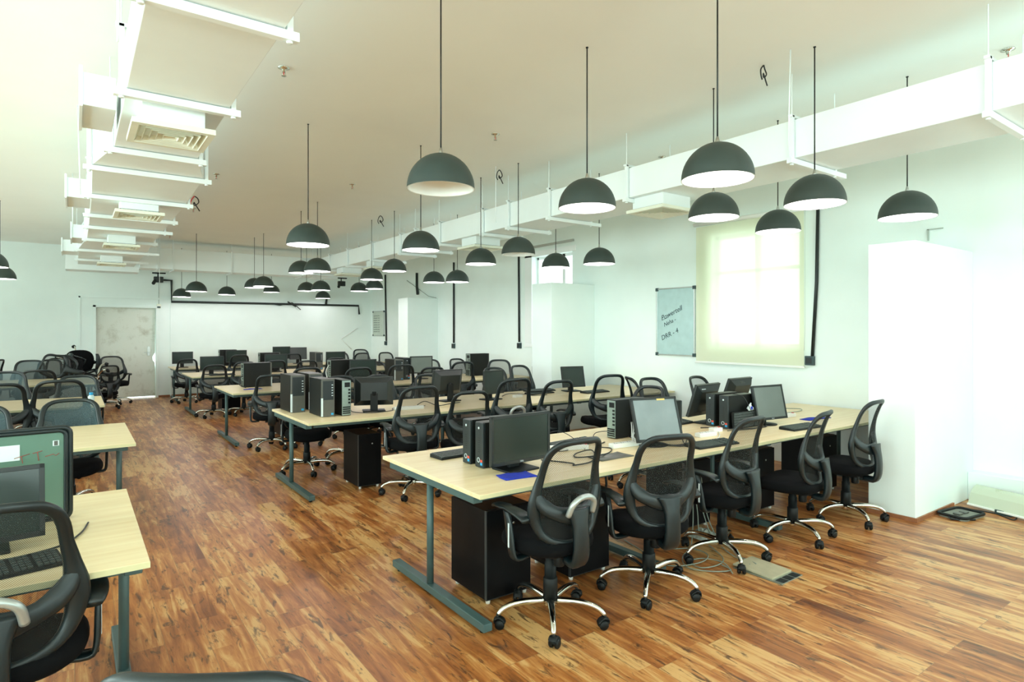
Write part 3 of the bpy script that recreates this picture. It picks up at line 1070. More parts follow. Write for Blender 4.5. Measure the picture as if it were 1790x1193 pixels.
# ------------------------------------------------------------------ monitors
def monitor(x, y, rot, w, h, zc, label, tilt=0.0, screen='screen', z=0.75, logo=None, backlogo=None, base='rect', depth=0.05, group=None):
    """screen faces -Y at rot 0; zc = height of the screen centre above the desk"""
    t = thing('monitor', label, 'monitor', (x, y, z), R(rot), group)
    T = Matrix.Translation((0, 0, zc)) @ Matrix.Rotation(R(-tilt), 4, 'X')
    bz = 0.018
    hs = MB()
    hs.box(-w / 2, w / 2, -0.022, 0.0, -h / 2, h / 2, T)
    # tapering rear bulge
    ww, hh = w / 2 * 0.96, h / 2 * 0.96
    w2, h2 = w / 2 * 0.68, h / 2 * 0.62
    vs = [T @ Vector(p) for p in [(-ww, 0, -hh), (ww, 0, -hh), (ww, 0, hh), (-ww, 0, hh), (-w2, depth, -h2), (w2, depth, -h2), (w2, depth, h2), (-w2, depth, h2)]]
    hs.add(vs, [(0, 1, 5, 4), (1, 2, 6, 5), (2, 3, 7, 6), (3, 0, 4, 7), (4, 5, 6, 7), (3, 2, 1, 0)])
    housing = hs.build('housing', 'bezel', t, 0.004)
    MB().box(-w / 2 + bz, w / 2 - bz, -0.0235, -0.0205, -h / 2 + bz * 1.2, h / 2 - bz, T).build('display_panel', screen, t)
    fr = MB()
    for (a, b, c_, d_) in [(-w / 2, -w / 2 + bz, -h / 2, h / 2), (w / 2 - bz, w / 2, -h / 2, h / 2), (-w / 2, w / 2, -h / 2, -h / 2 + bz * 1.2), (-w / 2, w / 2, h / 2 - bz, h / 2)]:
        fr.box(a, b, -0.028, -0.02, c_, d_, T)
    fr.build('bezel', 'bezel', t, 0.0015)
    st = MB()
    yb = 0.075
    st.box(-0.04, 0.04, yb - 0.03, yb, 0.012, max(0.06, zc - 0.02))
    cc = T @ Vector((0, depth, 0))
    st.tube([(0, yb - 0.015, max(0.05, zc - 0.04)), cc], 0.022, 8)
    st.build('stand_neck', 'plastic2', t, 0.004)
    if base == 'rect':
        MB().box(-0.12, 0.12, -0.06, 0.13, 0.0, 0.014).build('stand_base', 'plastic2', t, 0.005)
    else:
        MB().lathe([(0, 0), (.115, 0), (.115, .008), (.04, .018), (0, .018)], 28, c=(0, 0.04, 0)).build('stand_base', 'plastic2', t)
    up = Matrix(((1, 0, 0, 0), (0, 0, -1, 0), (0, 1, 0, 0), (0, 0, 0, 1)))
    if logo:
        text_mesh('maker_mark', logo, 0.013, 'sticker', t, T @ Matrix.Translation((0, -0.0288, -h / 2 + 0.011)) @ up, depth=0.0004)
    if backlogo:
        bk = Matrix(((-1, 0, 0, 0), (0, 0, 1, 0), (0, 1, 0, 0), (0, 0, 0, 1)))
        # on the slanting upper rear panel
        ang = math.atan2(depth, hh - h2)
        m_ = T @ Matrix.Translation((backlogo[1] * w, depth * 0.5 + 0.001, (hh + h2) / 2)) @ Matrix.Rotation(PI / 2 - ang, 4, 'X') @ bk
        text_mesh('maker_mark', backlogo[0], backlogo[2], backlogo[3], t, m_, depth=0.0006)
    return t


m1 = monitor(2.27, 3.07, 3, 0.475, 0.305, 0.205, 'widescreen dark monitor facing the camera beside two small towers, near front desk corner', logo='DELL')
MB().box(0.222, 0.230, -0.0295, -0.027, 0.058, 0.064).build('power_light', 'yellow', m1)
mm = monitor(3.59, 3.11, -14, 0.41, 0.335, 0.20, 'square monitor with dusty pale screen, tilted far back behind the second chair', tilt=18, screen='screen_grey', logo='lenovo', base='round')
MB().box(-.04, .03, -0.030, -0.027, 0.0, 0.013).build('tape_strip', 'yellow', mm, loc=(0, -0.047, 0.347), rot=(R(-18), 0, 0))
monitor(4.88, 3.62, 186, 0.42, 0.32, 0.215, 'black monitor seen from behind, leaning back left of two small towers', tilt=18, backlogo=('lenovo', 0.26, 0.025, 'sticker'), depth=0.03)
monitor(5.67, 3.80, 182, 0.42, 0.30, 0.235, 'monitor seen from behind with its rear tilted up, deeper on the front desk row', tilt=20, backlogo=('DELL', 0.0, 0.035, 'case_grey'))
monitor(5.24, 3.19, -6, 0.42, 0.32, 0.208, 'square grey-screened monitor facing the camera, right of the two small towers', tilt=12, screen='screen_mid', logo='lenovo', base='round')
monitor(2.66, 6.28, 160, 0.42, 0.31, 0.215, 'monitor showing its black back with blue plug, second desk row beside the towers', depth=0.07)
monitor(3.78, 6.62, 186, 0.44, 0.31, 0.235, 'monitor back seen over the big chair in the second desk row', tilt=8, depth=0.06)
monitor(4.30, 6.38, 12, 0.36, 0.30, 0.225, 'dark blank square monitor facing the camera in the second desk row')
monitor(5.82, 6.58, -14, 0.36, 0.30, 0.21, 'dark monitor leaning back before the second white pillar', tilt=14)
monitor(3.92, 9.72, -4, 0.46, 0.31, 0.24, 'dark monitor in front of a tower with tangled leads, third desk row')
monitor(5.08, 9.86, -2, 0.44, 0.31, 0.26, 'grey-lit monitor beside black towers, third desk row', screen='screen_mid')
monitor(2.22, 13.3, 3, 0.44, 0.28, 0.225, 'lone dark monitor at the aisle end of the fourth desk row')
monitor(3.46, 13.35, -2, 0.46, 0.30, 0.23, 'dark monitor half hiding a tower, middle of the fourth desk row')
monitor(4.78, 13.45, -2, 0.44, 0.30, 0.25, 'dark monitor beside a tower, right part of the fourth desk row')
monitor(2.07, 16.2, 2, 0.44, 0.28, 0.235, 'dark monitor at the aisle end of the rearmost desk row')
monitor(3.22, 16.05, 2, 0.48, 0.30, 0.245, 'dark monitor next to a black tower in the rearmost desk row')
monitor(4.36, 16.3, 0, 0.44, 0.32, 0.30, 'upright dark monitor in the middle of the rearmost desk row')
monitor(4.80, 16.35, -10, 0.44, 0.32, 0.27, 'dark monitor leaning sideways against its neighbour in the rearmost row', tilt=10)
# left front desk: small monitor and a large framed screen behind it
monitor(-0.33, 3.14, 6, 0.46, 0.29, 0.185, 'small dark monitor on the nearest left-hand desk in front of the large greenish screen', tilt=6)
t = thing('television', 'large greenish screen with a glossy double rim, white sticker and red scribble', 'screen', (-0.40, 3.50, 0.75), R(4))
w, h = 0.78, 0.43
poly = []
for cx_, cz_, a0 in ((w / 2 - .03, h - .03, 0), (-w / 2 + .03, h - .03, 90), (-w / 2 + .03, .03, 180), (w / 2 - .03, .03, 270)):
    for k in range(5):
        a = R(a0 + k * 22.5)
        poly.append((cx_ + .03 * math.cos(a), cz_ + .03 * math.sin(a)))
rotm = Matrix(((1, 0, 0, 0), (0, 0, -1, 0), (0, 1, 0, 0), (0, 0, 0, 1)))
MB().prism(poly, -0.035, 0.0, rotm).build('housing', 'bezel', t, 0.008)
MB().tube([(x_ * 0.985, -0.004, z_ * 0.985 + .004) for x_, z_ in poly], 0.011, 8, True, up=(0, 1, 0)).build('outer_rim', 'plastic', t)
MB().tube([(x_ * 0.945, -0.008, (z_ - h / 2) * 0.93 + h / 2) for x_, z_ in poly], 0.010, 8, True, up=(0, 1, 0)).build('inner_rim', 'plastic', t)
MB().box(-w / 2 + .03, w / 2 - .03, -0.006, -0.001, .025, h - .025).build('display_panel', 'screen_green', t)
MB().box(.11, .20, -0.008, -0.0062, h - .135, h - .065).build('sticker', 'sticker', t, 0.0006)
MB().box(.318, .342, -0.008, -0.0062, h - .085, h - .060).build('sticker', 'sticker', t, 0.0006)
MB().box(.323, .337, -0.0095, -0.008, h - .083, h - .062).build('sticker', 'case_grey', t)
for pts in [[(.21, -.115), (.265, -.10)], [(.235, -.108), (.24, -.14)], [(.275, -.10), (.31, -.092)], [(.292, -.095), (.297, -.135)], [(.32, -.12), (.35, -.112), (.36, -.12), (.372, -.11)]]:
    MB().tube([(x_ - .03, -0.0075, h + z_ - 0.01) for x_, z_ in pts], 0.0016, 5).build('red_scribble', 'ink_red', t)
MB().box(-.14, .14, -.07, .10, 0, .012).box(-.05, .05, .03, .05, .0, .2).build('stand', 'plastic2', t, 0.004)


# ------------------------------------------------------------------ computer towers
def tower(x, y, rot, w, d, h, label, style='slim', z=0.75, group=None):
    """front faces -Y at rot 0; origin at the middle of the footprint"""
    t = thing('computer_tower', label, 'computer', (x, y, z), R(rot), group)
    MB().box(-w / 2, w / 2, -d / 2 + 0.02, d / 2 - 0.004, 0.004, h).build('case', 'case', t, 0.003)
    rp = MB().box(-w / 2 + .004, w / 2 - .004, d / 2 - 0.005, d / 2, 0.008, h - .006)
    rear = rp.build('rear_panel', 'case_zinc', t, 0.001)
    pr = MB()
    pr.box(-w * .36, w * .2, d / 2, d / 2 + .002, h * .80, h * .93)
    for k in range(5):
        pr.box(-w * .40, -w * .18, d / 2, d / 2 + .004, h * (.70 - k * .09), h * (.75 - k * .09))
    for k in range(4):
        pr.box(-w * .40, w * .40, d / 2, d / 2 + .003, h * (.06 + k * .055), h * (.095 + k * .055))
    pr.build('ports', 'plastic2', rear)
    if style == 'slim':
        f = MB().box(-w / 2, w / 2, -d / 2, -d / 2 + .022, 0, h).build('front_panel', 'case_teal', t, 0.008)
        g = MB()
        for k in range(7):
            g.box(-.008, .008, -d / 2 - .0012, -d / 2, h * (.35 + k * .05), h * (.35 + k * .05) + .003)
        g.build('port_slots', 'plastic2', f)
        MB().lathe([(0, 0), (.008, 0), (.008, .002), (0, .002)], 12, mtx=Matrix.Translation((0, -d / 2, h * .87)) @ Matrix.Rotation(R(90), 4, 'X')).build('power_button', 'sticker', f)
        MB().lathe([(.012, 0), (.016, 0), (.016, .0015), (.012, .0015), (.012, 0)], 18, mtx=Matrix.Translation((-.004, -d / 2, h * .17)) @ Matrix.Rotation(R(90), 4, 'X')).build('round_badge', 'sticker', f)
        MB().box(w * .18, w * .42, -d / 2 - .001, -d / 2, h * .13, h * .185).build('sticker', 'sticker_red', f)
        MB().box(w * .18, w * .42, -d / 2 - .001, -d / 2, h * .065, h * .125).build('sticker', 'sticker_blue', f)
    else:
        f = MB().box(-w / 2, w / 2, -d / 2, -d / 2 + .024, 0, h).build('front_panel', 'case_grey', t, 0.006)
        MB().box(-w * .40, w * .40, -d / 2 - .002, -d / 2, h * .45, h * .95).build('drive_bays', 'case_teal', f, 0.001)
        MB().box(-w * .5 - .003, -w * .5 + .014, -d / 2 - .003, -d / 2 + .01, h * .02, h * .5).build('light_strip', 'sticker', f)
        MB().box(w * .22, w * .40, -d / 2 - .001, -d / 2, h * .05, h * .10).build('sticker', 'sticker_blue', f)
        g = MB()
        for k in range(5):
            g.box(w * .25, w * .36, -d / 2 - .004, -d / 2 - .002, h * (.55 + k * .07), h * (.57 + k * .07))
        g.build('buttons', 'sticker', f)
    return t


tower(2.28, 3.43, -90, 0.095, 0.36, 0.292, 'slim black tower, rear one of the pair left of the widescreen monitor')
tower(2.28, 3.275, -90, 0.095, 0.36, 0.292, 'slim black tower, front one of the pair left of the widescreen monitor')
tw = tower(3.72, 3.53, 90, 0.10, 0.36, 0.315, 'black tower showing its rear sockets left of the dusty tilted monitor')
tw2 = tower(3.98, 3.36, 90, 0.10, 0.36, 0.29, 'black tower with blue plug half hidden behind the dusty tilted monitor')
tower(4.92, 3.46, -90, 0.095, 0.36, 0.297, 'slim black tower further from the camera, its side against the leaning monitor')
tower(4.90, 3.29, -90, 0.095, 0.40, 0.297, 'slim black tower with a keyboard propped against its side')
tower(1.94, 6.81, 0, 0.15, 0.42, 0.40, 'large black tower with grey front standing closest to the aisle, second desk row', 'big')
tower(2.17, 6.94, 0, 0.15, 0.42, 0.40, 'large tower squeezed behind and between two others, second desk row', 'big')
tower(2.09, 6.29, 0, 0.135, 0.40, 0.385, 'large black tower with grey front standing nearest the camera, second desk row', 'big')
tower(2.27, 6.25, 180, 0.10, 0.38, 0.37, 'computer tower turned to show its light metal rear, second desk row', 'slim')
tw3 = tower(2.31, 10.05, 90, 0.17, 0.42, 0.375, 'black tower side-on with white paper labels at the aisle end of the third row', 'big')
MB().box(.085, .087, .12, .17, .22, .31).box(.085, .087, .08, .14, .17, .24).build('paper_label', 'sticker', tw3)
tower(3.66, 10.02, 90, 0.17, 0.42, 0.385, 'black tower with coloured leads at its rear, middle of the third row', 'big')
tower(4.62, 10.0, 0, 0.17, 0.42, 0.37, 'black tower left of the grey-lit monitor in the third row', 'big')
tower(4.82, 10.08, 0, 0.12, 0.38, 0.39, 'narrow black tower directly touching the grey-lit monitor, third row', 'slim')
tw4 = tower(6.38, 10.0, 90, 0.17, 0.44, 0.43, 'black tower side-on with round fan grille at the wall end of the third row', 'big')
MB().lathe([(0, 0), (.04, 0), (.04, .002), (0, .002)], 20, mtx=Matrix.Translation((.086, .08, .29)) @ Matrix.Rotation(R(90), 4, 'Y')).build('fan_grille', 'case_grey', tw4)
MB().box(.085, .087, -.20, -.17, .1, .24).build('paper_label', 'sticker', tw4)
tower(3.42, 13.75, 90, 0.17, 0.42, 0.40, 'black tower behind a monitor in the middle of the fourth row', 'big')
tower(4.44, 13.75, 0, 0.17, 0.42, 0.39, 'black tower left of the last monitor of the fourth row', 'big')
tower(3.10, 16.45, 90, 0.17, 0.40, 0.40, 'black tower behind the second monitor of the rearmost row', 'big')


# ------------------------------------------------------------------ keyboards
def keyboard(x, y, rot, label, z=0.75, tilt=0.0, group=None, matrix=None):
    t = thing('keyboard', label, 'keyboard', (x, y, z), R(rot), group)
    k = MB()
    vs = [(-.225, -.075, 0), (.225, -.075, 0), (.225, .075, 0), (-.225, .075, 0), (-.225, -.075, .012), (.225, -.075, .012), (.225, .075, .026), (-.225, .075, .026)]
    k.add(vs, [(3, 2, 1, 0), (4, 5, 6, 7), (0, 1, 5, 4), (1, 2, 6, 5), (2, 3, 7, 6), (3, 0, 4, 7)])
    k.build('keyboard_body', 'plastic2', t, 0.003)
    kk = MB()
    for r_ in range(6):
        y_ = -.063 + r_ * .0225
        z_ = .0125 + (y_ + .075) / .15 * .014
        xs = [i * .0185 - .215 for i in range(15)] + [.075 + i * .0185 for i in range(3)] + [.142 + i * .0185 for i in range(4)]
        for i, x_ in enumerate(xs):
            if r_ == 0 and 4 <= i <= 8:
                if i == 4:
                    kk.box(x_, x_ + .0185 * 5 - .003, y_, y_ + .017, z_, z_ + .006)
                continue
            kk.box(x_, x_ + .0155, y_, y_ + .0175, z_, z_ + .006)
    kk.build('keys', 'keycap', t)
    if matrix is not None:
        t.matrix_world = matrix
    return t


keyboard(2.23, 3.69, 4, 'black keyboard lying left of the two slim towers')
keyboard(3.12, 3.52, 6, 'black keyboard lying near the far edge of the front desk behind the cables')
keyboard(3.96, 2.87, -4, 'black keyboard seen through the second chair, in front of the dusty monitor')
keyboard(4.55, 3.72, 4, 'black keyboard behind the white power block on the front desk')
keyboard(5.30, 2.90, -3, 'black keyboard in front of the grey-screened monitor by the blue cloth')
kb = keyboard(0, 0, 0, 'black keyboard standing on edge against a slim tower with a cable over it')
kb.matrix_world = Matrix.Translation((4.95, 3.215, 0.825)) @ Matrix.Rotation(R(-2), 4, 'Z') @ Matrix.Rotation(R(84), 4, 'X')
keyboard(5.25, 6.62, 8, 'bottom black keyboard of the crossed pile in the second desk row')
keyboard(5.28, 6.66, -6, 'top black keyboard of the crossed pile in the second desk row', z=0.779)
keyboard(5.98, 6.28, 2, 'black keyboard in front of the leaning monitor in the second desk row')
keyboard(-0.26, 2.85, 12, 'black keyboard on the nearest left-hand desk, seen through the chair mesh')
keyboard(2.35, 12.98, 2, 'black keyboard in front of the lone monitor of the fourth row')


# ------------------------------------------------------------------ cloths, mats, strips, small things
def cloth(x, y, rot, sx, sy, label, m='cloth', z=0.75, kind='cloth', cat='cloth'):
    def top(u, v):
        xx, yy = (u - .5) * sx, (v - .5) * sy
        return Vector((xx * (1 + .05 * math.sin(4 * v)), yy * (1 + .04 * math.cos(5 * u)), .004 + .003 * (1 + math.sin(9 * u + 4 * v))))
    mb = MB()
    mb.grid(lambda u, v: top(u, v), 10, 8)
    mb.grid(lambda u, v: Vector((top(u, v).x, top(u, v).y, 0.001)), 10, 8)
    n = 11
    for (a, b) in [((i, 0), (i + 1, 0)) for i in range(10)] + [((i, 8), (i + 1, 8)) for i in range(10)] + [((0, j), (0, j + 1)) for j in range(8)] + [((10, j), (10, j + 1)) for j in range(8)]:
        i0, i1 = a[1] * n + a[0], b[1] * n + b[0]
        o = 99
        mb.f.append((i0, i1, i1 + o, i0 + o))
        mb.s.append(False)
    o = mb.build(kind, m, loc=(x, y, z), rot=(0, 0, R(rot)))
    return tag(o, label, cat)


cloth(2.16, 2.95, -8, 0.21, 0.14, 'crumpled blue cloth near the aisle corner of the front desk')
cloth(5.98, 3.13, -4, 0.36, 0.11, 'folded blue cloth near the wall end of the front desk')
cloth(2.16, 9.62, 0, 0.25, 0.10, 'blue cloth lying at the aisle end of the third desk row')
cloth(3.02, 3.02, -2, 0.30, 0.16, 'flat dark grey mouse mat seen through the hooped chair', 'case_grey', kind='mouse_mat', cat='mouse mat')


def strip(x, y, rot, ln, label, z=0.75, red=True):
    t = thing('power_strip', label, 'power strip', (x, y, z), R(rot))
    MB().box(-ln / 2, ln / 2, -.03, .03, 0, .035).build('strip_body', 'white', t, 0.004)
    s = MB()
    n = max(1, int(ln / .07))
    for k in range(n):
        cx_ = -ln / 2 + .04 + k * .065
        for dx, dy in ((0, .012), (-.01, -.008), (.01, -.008)):
            s.box(cx_ + dx - .003, cx_ + dx + .003, dy - .004, dy + .004, .035, .0356)
    s.build('socket_holes', 'plastic2', t)
    if red:
        MB().box(ln / 2 - .022, ln / 2 - .006, -.012, .012, .033, .040).build('switch', 'red', t, 0.001)
    return t


strip(2.95, 3.38, -20, 0.30, 'white power strip behind the widescreen monitor on the front desk')
strip(3.42, 3.22, -4, 0.36, 'long white power strip between the hooped chair and the rear-facing tower')
strip(4.25, 3.14, -6, 0.20, 'white power strip right of the dusty tilted monitor', red=False)
strip(4.52, 3.24, -6, 0.11, 'short white power block with red switch before the slim towers')
strip(5.86, 3.36, -6, 0.22, 'white power strip behind the folded blue cloth by the wall')
strip(3.02, 6.15, -5, 0.34, 'white power strip seen through the big chair in the second desk row', red=False)
strip(4.72, 6.42, 12, 0.14, 'white power block beside the keyboard pile in the second desk row', red=False)

# bundle of blue and white cloth on the propped keyboard
b = MB()
b.lathe([(0, 0), (.035, .005), (.042, .03), (.025, .06), (.008, .085), (0, .09)], 14)
bb = b.build('cloth_bundle', 'sticker', loc=(4.96, 3.19, 0.903))
bb.scale = (1.0, .35, .8)
for v in bb.data.vertices:
    v.co.x += 0.010 * math.sin(v.co.z * 90 + v.co.y * 70)
    v.co.y += 0.008 * math.cos(v.co.z * 80 + v.co.x * 60)
tag(bb, 'small blue and white cloth bundle on top of the propped keyboard', 'cloth')
MB().box(-.014, .018, -.047, -.02, .015, .05).build('blue_patch', 'cloth', bb, .004)

# small bottle on the left desk
t = thing('small_bottle', 'small clear bottle with pale cap on a left-hand desk corner', 'bottle', (0.16, 8.80, 0.75))
MB().lathe([(0, 0), (.03, 0), (.032, .01), (.032, .09), (.022, .11), (0, .11)], 18).build('bottle_body', 'bottle', t)
MB().lathe([(0, .11), (.02, .11), (.02, .14), (0, .14)], 14).build('cap', 'sticker_blue', t)


def wire(name, label, cat, pts, r, m='cable', n=6, kind=None, group=None):
    o = MB().tube(bez(pts, n), r, 6).build(name, m)
    return tag(o, label, cat, group, kind)


Z = 0.757
wire('cable', 'long black cable curling across the front desk behind the hooped chair', 'cable', [(2.55, 3.2, Z), (2.65, 3.0, Z), (2.62, 2.95, Z), (2.78, 2.96, Z), (2.95, 3.10, Z), (3.02, 3.22, Z + .01), (2.88, 3.22, Z), (2.80, 3.12, Z), (2.95, 3.05, Z + .008), (3.12, 3.12, Z), (3.22, 3.22, Z), (3.18, 3.33, Z), (3.36, 3.42, Z)], .0045)
wire('cable', 'thin black cable looping up beside the far keyboard of the front desk', 'cable', [(2.85, 3.66, Z), (2.95, 3.62, Z + .08), (3.05, 3.58, Z + .09), (3.12, 3.5, Z + .03), (3.0, 3.40, Z), (2.86, 3.34, Z), (2.75, 3.42, Z)], .003)
wire('cable', 'black cable running from the rear-facing tower over the front desk', 'cable', [(3.54, 3.50, Z + .06), (3.40, 3.56, Z + .05), (3.30, 3.50, Z), (3.15, 3.40, Z), (3.04, 3.30, Z)], .003)
for k in range(3):
    wire('cable', 'white lead drooping between the rear-facing tower and the dusty monitor', 'cable', [(3.70 + .02 * k, 3.46, Z + .12), (3.60, 3.36 - .02 * k, Z + .09), (3.54 + .01 * k, 3.30, Z + .03), (3.50 + .03 * k, 3.22 - .03 * k, Z), (3.66, 3.12 - .02 * k, Z)], .004, 'cable_white', group='white leads beside the dusty monitor')
for k in range(4):
    wire('cable', 'black lead tangled under the dusty tilted monitor', 'cable', [(3.62 + .05 * k, 3.42, Z + .02), (3.58, 3.2 + .03 * k, Z + .01 * k), (3.70, 3.02 - .02 * k, Z), (3.9, 2.98 + .04 * k, Z + .01), (4.0, 3.15, Z)], .004, group='black leads under the dusty monitor')
wire('cable', 'thin dark cable hanging over the propped keyboard', 'cable', [(4.85, 3.30, 1.055), (4.9, 3.22, 1.03), (4.93, 3.175, 0.93), (5.0, 3.165, 0.84), (4.98, 3.13, Z), (4.8, 3.12, Z), (4.6, 3.18, Z)], .003)
wire('cable', 'black leads at the foot of the slim towers', 'cable', [(4.55, 3.42, Z), (4.62, 3.3, Z + .01), (4.75, 3.18, Z), (5.1, 3.12, Z), (5.25, 3.3, Z)], .005)
wire('cable', 'grey cable curling on the bare wall end of the front desk', 'cable', [(5.6, 3.45, Z), (5.95, 3.52, Z), (6.35, 3.50, Z), (6.55, 3.60, Z), (6.45, 3.72, Z), (6.35, 3.74, Z)], .004, 'cable_grey')
wire('cable', 'thin white cable to the short power block', 'cable', [(4.50, 3.20, Z), (4.35, 3.08, Z), (4.15, 2.98, Z), (3.98, 3.0, Z)], .004, 'cable_white')
wire('cable', 'black cable behind the rear-facing monitor of the second row', 'cable', [(2.48, 6.5, Z), (2.42, 6.25, Z), (2.55, 6.08, Z), (2.80, 6.12, Z), (2.9, 6.3, Z), (3.1, 6.35, Z), (3.3, 6.3, Z)], .004)
wire('cable', 'black cable with plugs crossing the second desk behind the big chair', 'cable', [(3.15, 6.2, Z + .03), (3.3, 6.3, Z + .05), (3.42, 6.22, Z), (3.6, 6.28, Z), (3.8, 6.35, Z)], .005)
wire('cable', 'black leads beside the keyboard pile of the second row', 'cable', [(4.6, 6.6, Z), (4.8, 6.72, Z + .01), (5.0, 6.6, Z), (4.95, 6.45, Z), (5.2, 6.4, Z)], .005)
wire('cable', 'black mouse lead on the nearest left-hand desk', 'cable', [(-.35, 3.02, Z), (-.2, 3.0, Z), (-.05, 3.06, Z), (0.02, 3.2, Z), (0.05, 3.36, Z)], .004)
wire('cable', 'coloured leads hanging from the rear of the third-row tower', 'cable', [(3.44, 10.0, 1.05), (3.36, 9.9, .95), (3.38, 9.85, .82), (3.45, 9.8, Z)], .006, 'cable_white')
wire('cable', 'dark leads drooping off the side-on tower at the aisle end of the third row', 'cable', [(2.13, 10.0, .95), (2.05, 9.95, .90), (2.04, 9.92, .80), (2.12, 9.88, Z)], .008)

# ------------------------------------------------------------------ cabinets under the desks
def cabinet(x0, x1, y0, y1, h, label, z=0.03):
    t = thing('desk_cabinet', label, 'cabinet', ((x0 + x1) / 2, (y0 + y1) / 2, 0))
    w, d_ = (x1 - x0) / 2, (y1 - y0) / 2
    MB().box(-w, w, -d_ + .02, d_, z, h).build('cabinet_body', 'cab', t, 0.002)
    MB().box(-w + .001, w - .001, -d_, -d_ + .018, z + .003, h - .003).build('door', 'cab', t, 0.002)
    MB().box(-w, -w + .004, -d_ - .001, -d_ + .02, z, h).box(-w, w, -d_ - .001, -d_ + .02, z, z + .004).build('edge_band', 'cabedge', t)
    MB().lathe([(0, 0), (.008, 0), (.008, .003), (0, .003)], 10, mtx=Matrix.Translation((w * .2, -d_, h * .82)) @ Matrix.Rotation(R(90), 4, 'X')).build('lock', 'alu', t)
    for sx in (-1, 1):
        for sy in (-1, 1):
            MB().cyl((sx * (w - .03), sy * (d_ - .03), 0), (sx * (w - .03), sy * (d_ - .03), z + .002), .013, 10, .016).build('white_foot', 'white', t)
    return t


cabinet(1.97, 2.30, 2.99, 3.40, 0.56, 'black laminate cabinet with white feet under the aisle corner of the front desk')
cabinet(2.60, 2.95, 2.96, 3.38, 0.56, 'black laminate cabinet between the first two chairs of the front row')
cabinet(3.98, 4.32, 3.15, 3.55, 0.56, 'black laminate cabinet behind the middle chair of the front row')
cabinet(4.85, 5.20, 3.1, 3.5, 0.56, 'black laminate cabinet behind the fourth chair of the front row')
cabinet(6.0, 6.35, 3.1, 3.5, 0.56, 'black laminate cabinet near the pillar under the front row')
cabinet(2.35, 2.60, 5.94, 6.36, 0.56, 'narrow tall black cabinet under the aisle end of the second row')
cabinet(3.68, 4.02, 6.0, 6.4, 0.56, 'black cabinet behind the big chair of the second row')
cabinet(4.75, 5.10, 6.0, 6.4, 0.56, 'black cabinet under the middle of the second row')
cabinet(2.55, 2.85, 9.6, 10.0, 0.56, 'black cabinet under the aisle end of the third row')
cabinet(3.9, 4.2, 9.6, 10.0, 0.56, 'black cabinet under the middle of the third row')
cabinet(2.40, 2.75, 13.3, 13.7, 0.56, 'black cabinet beyond the first chair under the fourth row')

# ------------------------------------------------------------------ pendant lamps
def lamp_parts():
    t = thing('pendant_lamp', None, None)
    r = .195
    o = MB()
    prof = [(r * math.cos(a), .200 * math.sin(a)) for a in [R(k * 7.5) for k in range(12)]] + [(.012, .2), (0, .2)]
    prof = [(r + .001, -.004)] + prof
    o.lathe(prof, 40).build('lamp_shade', 'shade', t)
    i = MB()
    prof = [(r + .001, -.004), (r - .006, -.004)] + [((r - .008) * math.cos(a), .192 * math.sin(a)) for a in [R(k * 7.5) for k in range(12)]] + [(0, .191)]
    i.lathe(prof, 40).build('shade_lining', 'shade_in', t)
    c = MB().cyl((0, 0, .2), (0, 0, CZ - 2.47), .0045, 8)
    c.build('cord', 'cable', t)
    MB().lathe([(0, .198), (.014, .198), (.014, .205), (.006, .235), (0, .235)], 12).build('cord_grip', 'alu', t)
    MB().cyl((0, 0, CZ - 2.47 - .006), (0, 0, CZ - 2.47), .009, 10).build('ceiling_cap', 'cable', t)
    bl_ = MB()
    bl_.lathe([(0, .06), (.02, .062), (.03, .08), (.03, .10), (.018, .125), (.014, .19)], 16)
    bl_.build('bulb', 'bulb', t)
    return t


lamp0 = lamp_parts()
lamp_light = bpy.data.lights.new('lamp_light', 'POINT')
lamp_light.energy = LAMP_W
lamp_light.color = (1.0, 0.93, 0.95)
lamp_light.shadow_soft_size = .035
M_off = 'shade_in'
ROWN = ['front', 'second', 'third', 'fourth', 'rearmost']
COLN = ['aisle-side', 'second', 'third', 'wall-side']
#  x, y, rim z, row, col, near/far, lit
LAMPS = [
    (1.715, 3.08, 2.45, 0, 0, 'far', False), (2.83, 3.05, 2.465, 0, 1, 'far', True), (2.89, 2.06, 2.47, 0, 1, 'near', True),
    (4.08, 2.14, 2.49, 0, 2, 'near', True), (4.13, 2.98, 2.53, 0, 2, 'far', True), (5.24, 3.09, 2.54, 0, 3, 'far', True), (5.13, 1.98, 2.49, 0, 3, 'near', True),
    (1.77, 5.71, 2.43, 1, 0, 'near', True), (2.93, 5.69, 2.47, 1, 1, 'near', True), (4.16, 6.44, 2.47, 1, 2, 'far', True), (4.15, 5.63, 2.51, 1, 2, 'near', False),
    (5.44, 6.50, 2.51, 1, 3, 'far', True), (5.23, 5.42, 2.45, 1, 3, 'near', True),
    (4.19, 9.06, 2.59, 2, 2, 'near', True), (4.21, 10.03, 2.52, 2, 2, 'far', True), (5.27, 9.72, 2.50, 2, 3, 'far', True), (5.18, 8.74, 2.44, 2, 3, 'near', True),
    (2.96, 9.10, 2.52, 2, 1, 'near', True), (2.97, 9.95, 2.56, 2, 1, 'far', True),
    (3.05, 12.68, 2.51, 3, 1, 'near', True), (3.03, 13.35, 2.52, 3, 1, 'far', True), (4.04, 16.0, 2.60, 4, 2, 'near', True),
    (1.97, 13.5, 2.41, 3, 0, 'near', True), (2.04, 16.1, 2.42, 4, 0, 'near', True), (3.0, 16.0, 2.50, 4, 1, 'near', True),
    (4.23, 13.76, 2.52, 3, 2, 'far', True), (4.20, 12.7, 2.48, 3, 2, 'near', True), (5.45, 16.3, 2.50, 4, 3, 'near', True),
    (5.28, 13.3, 2.53, 3, 3, 'far', True), (5.41, 12.74, 2.56, 3, 3, 'near', True)]
first = True


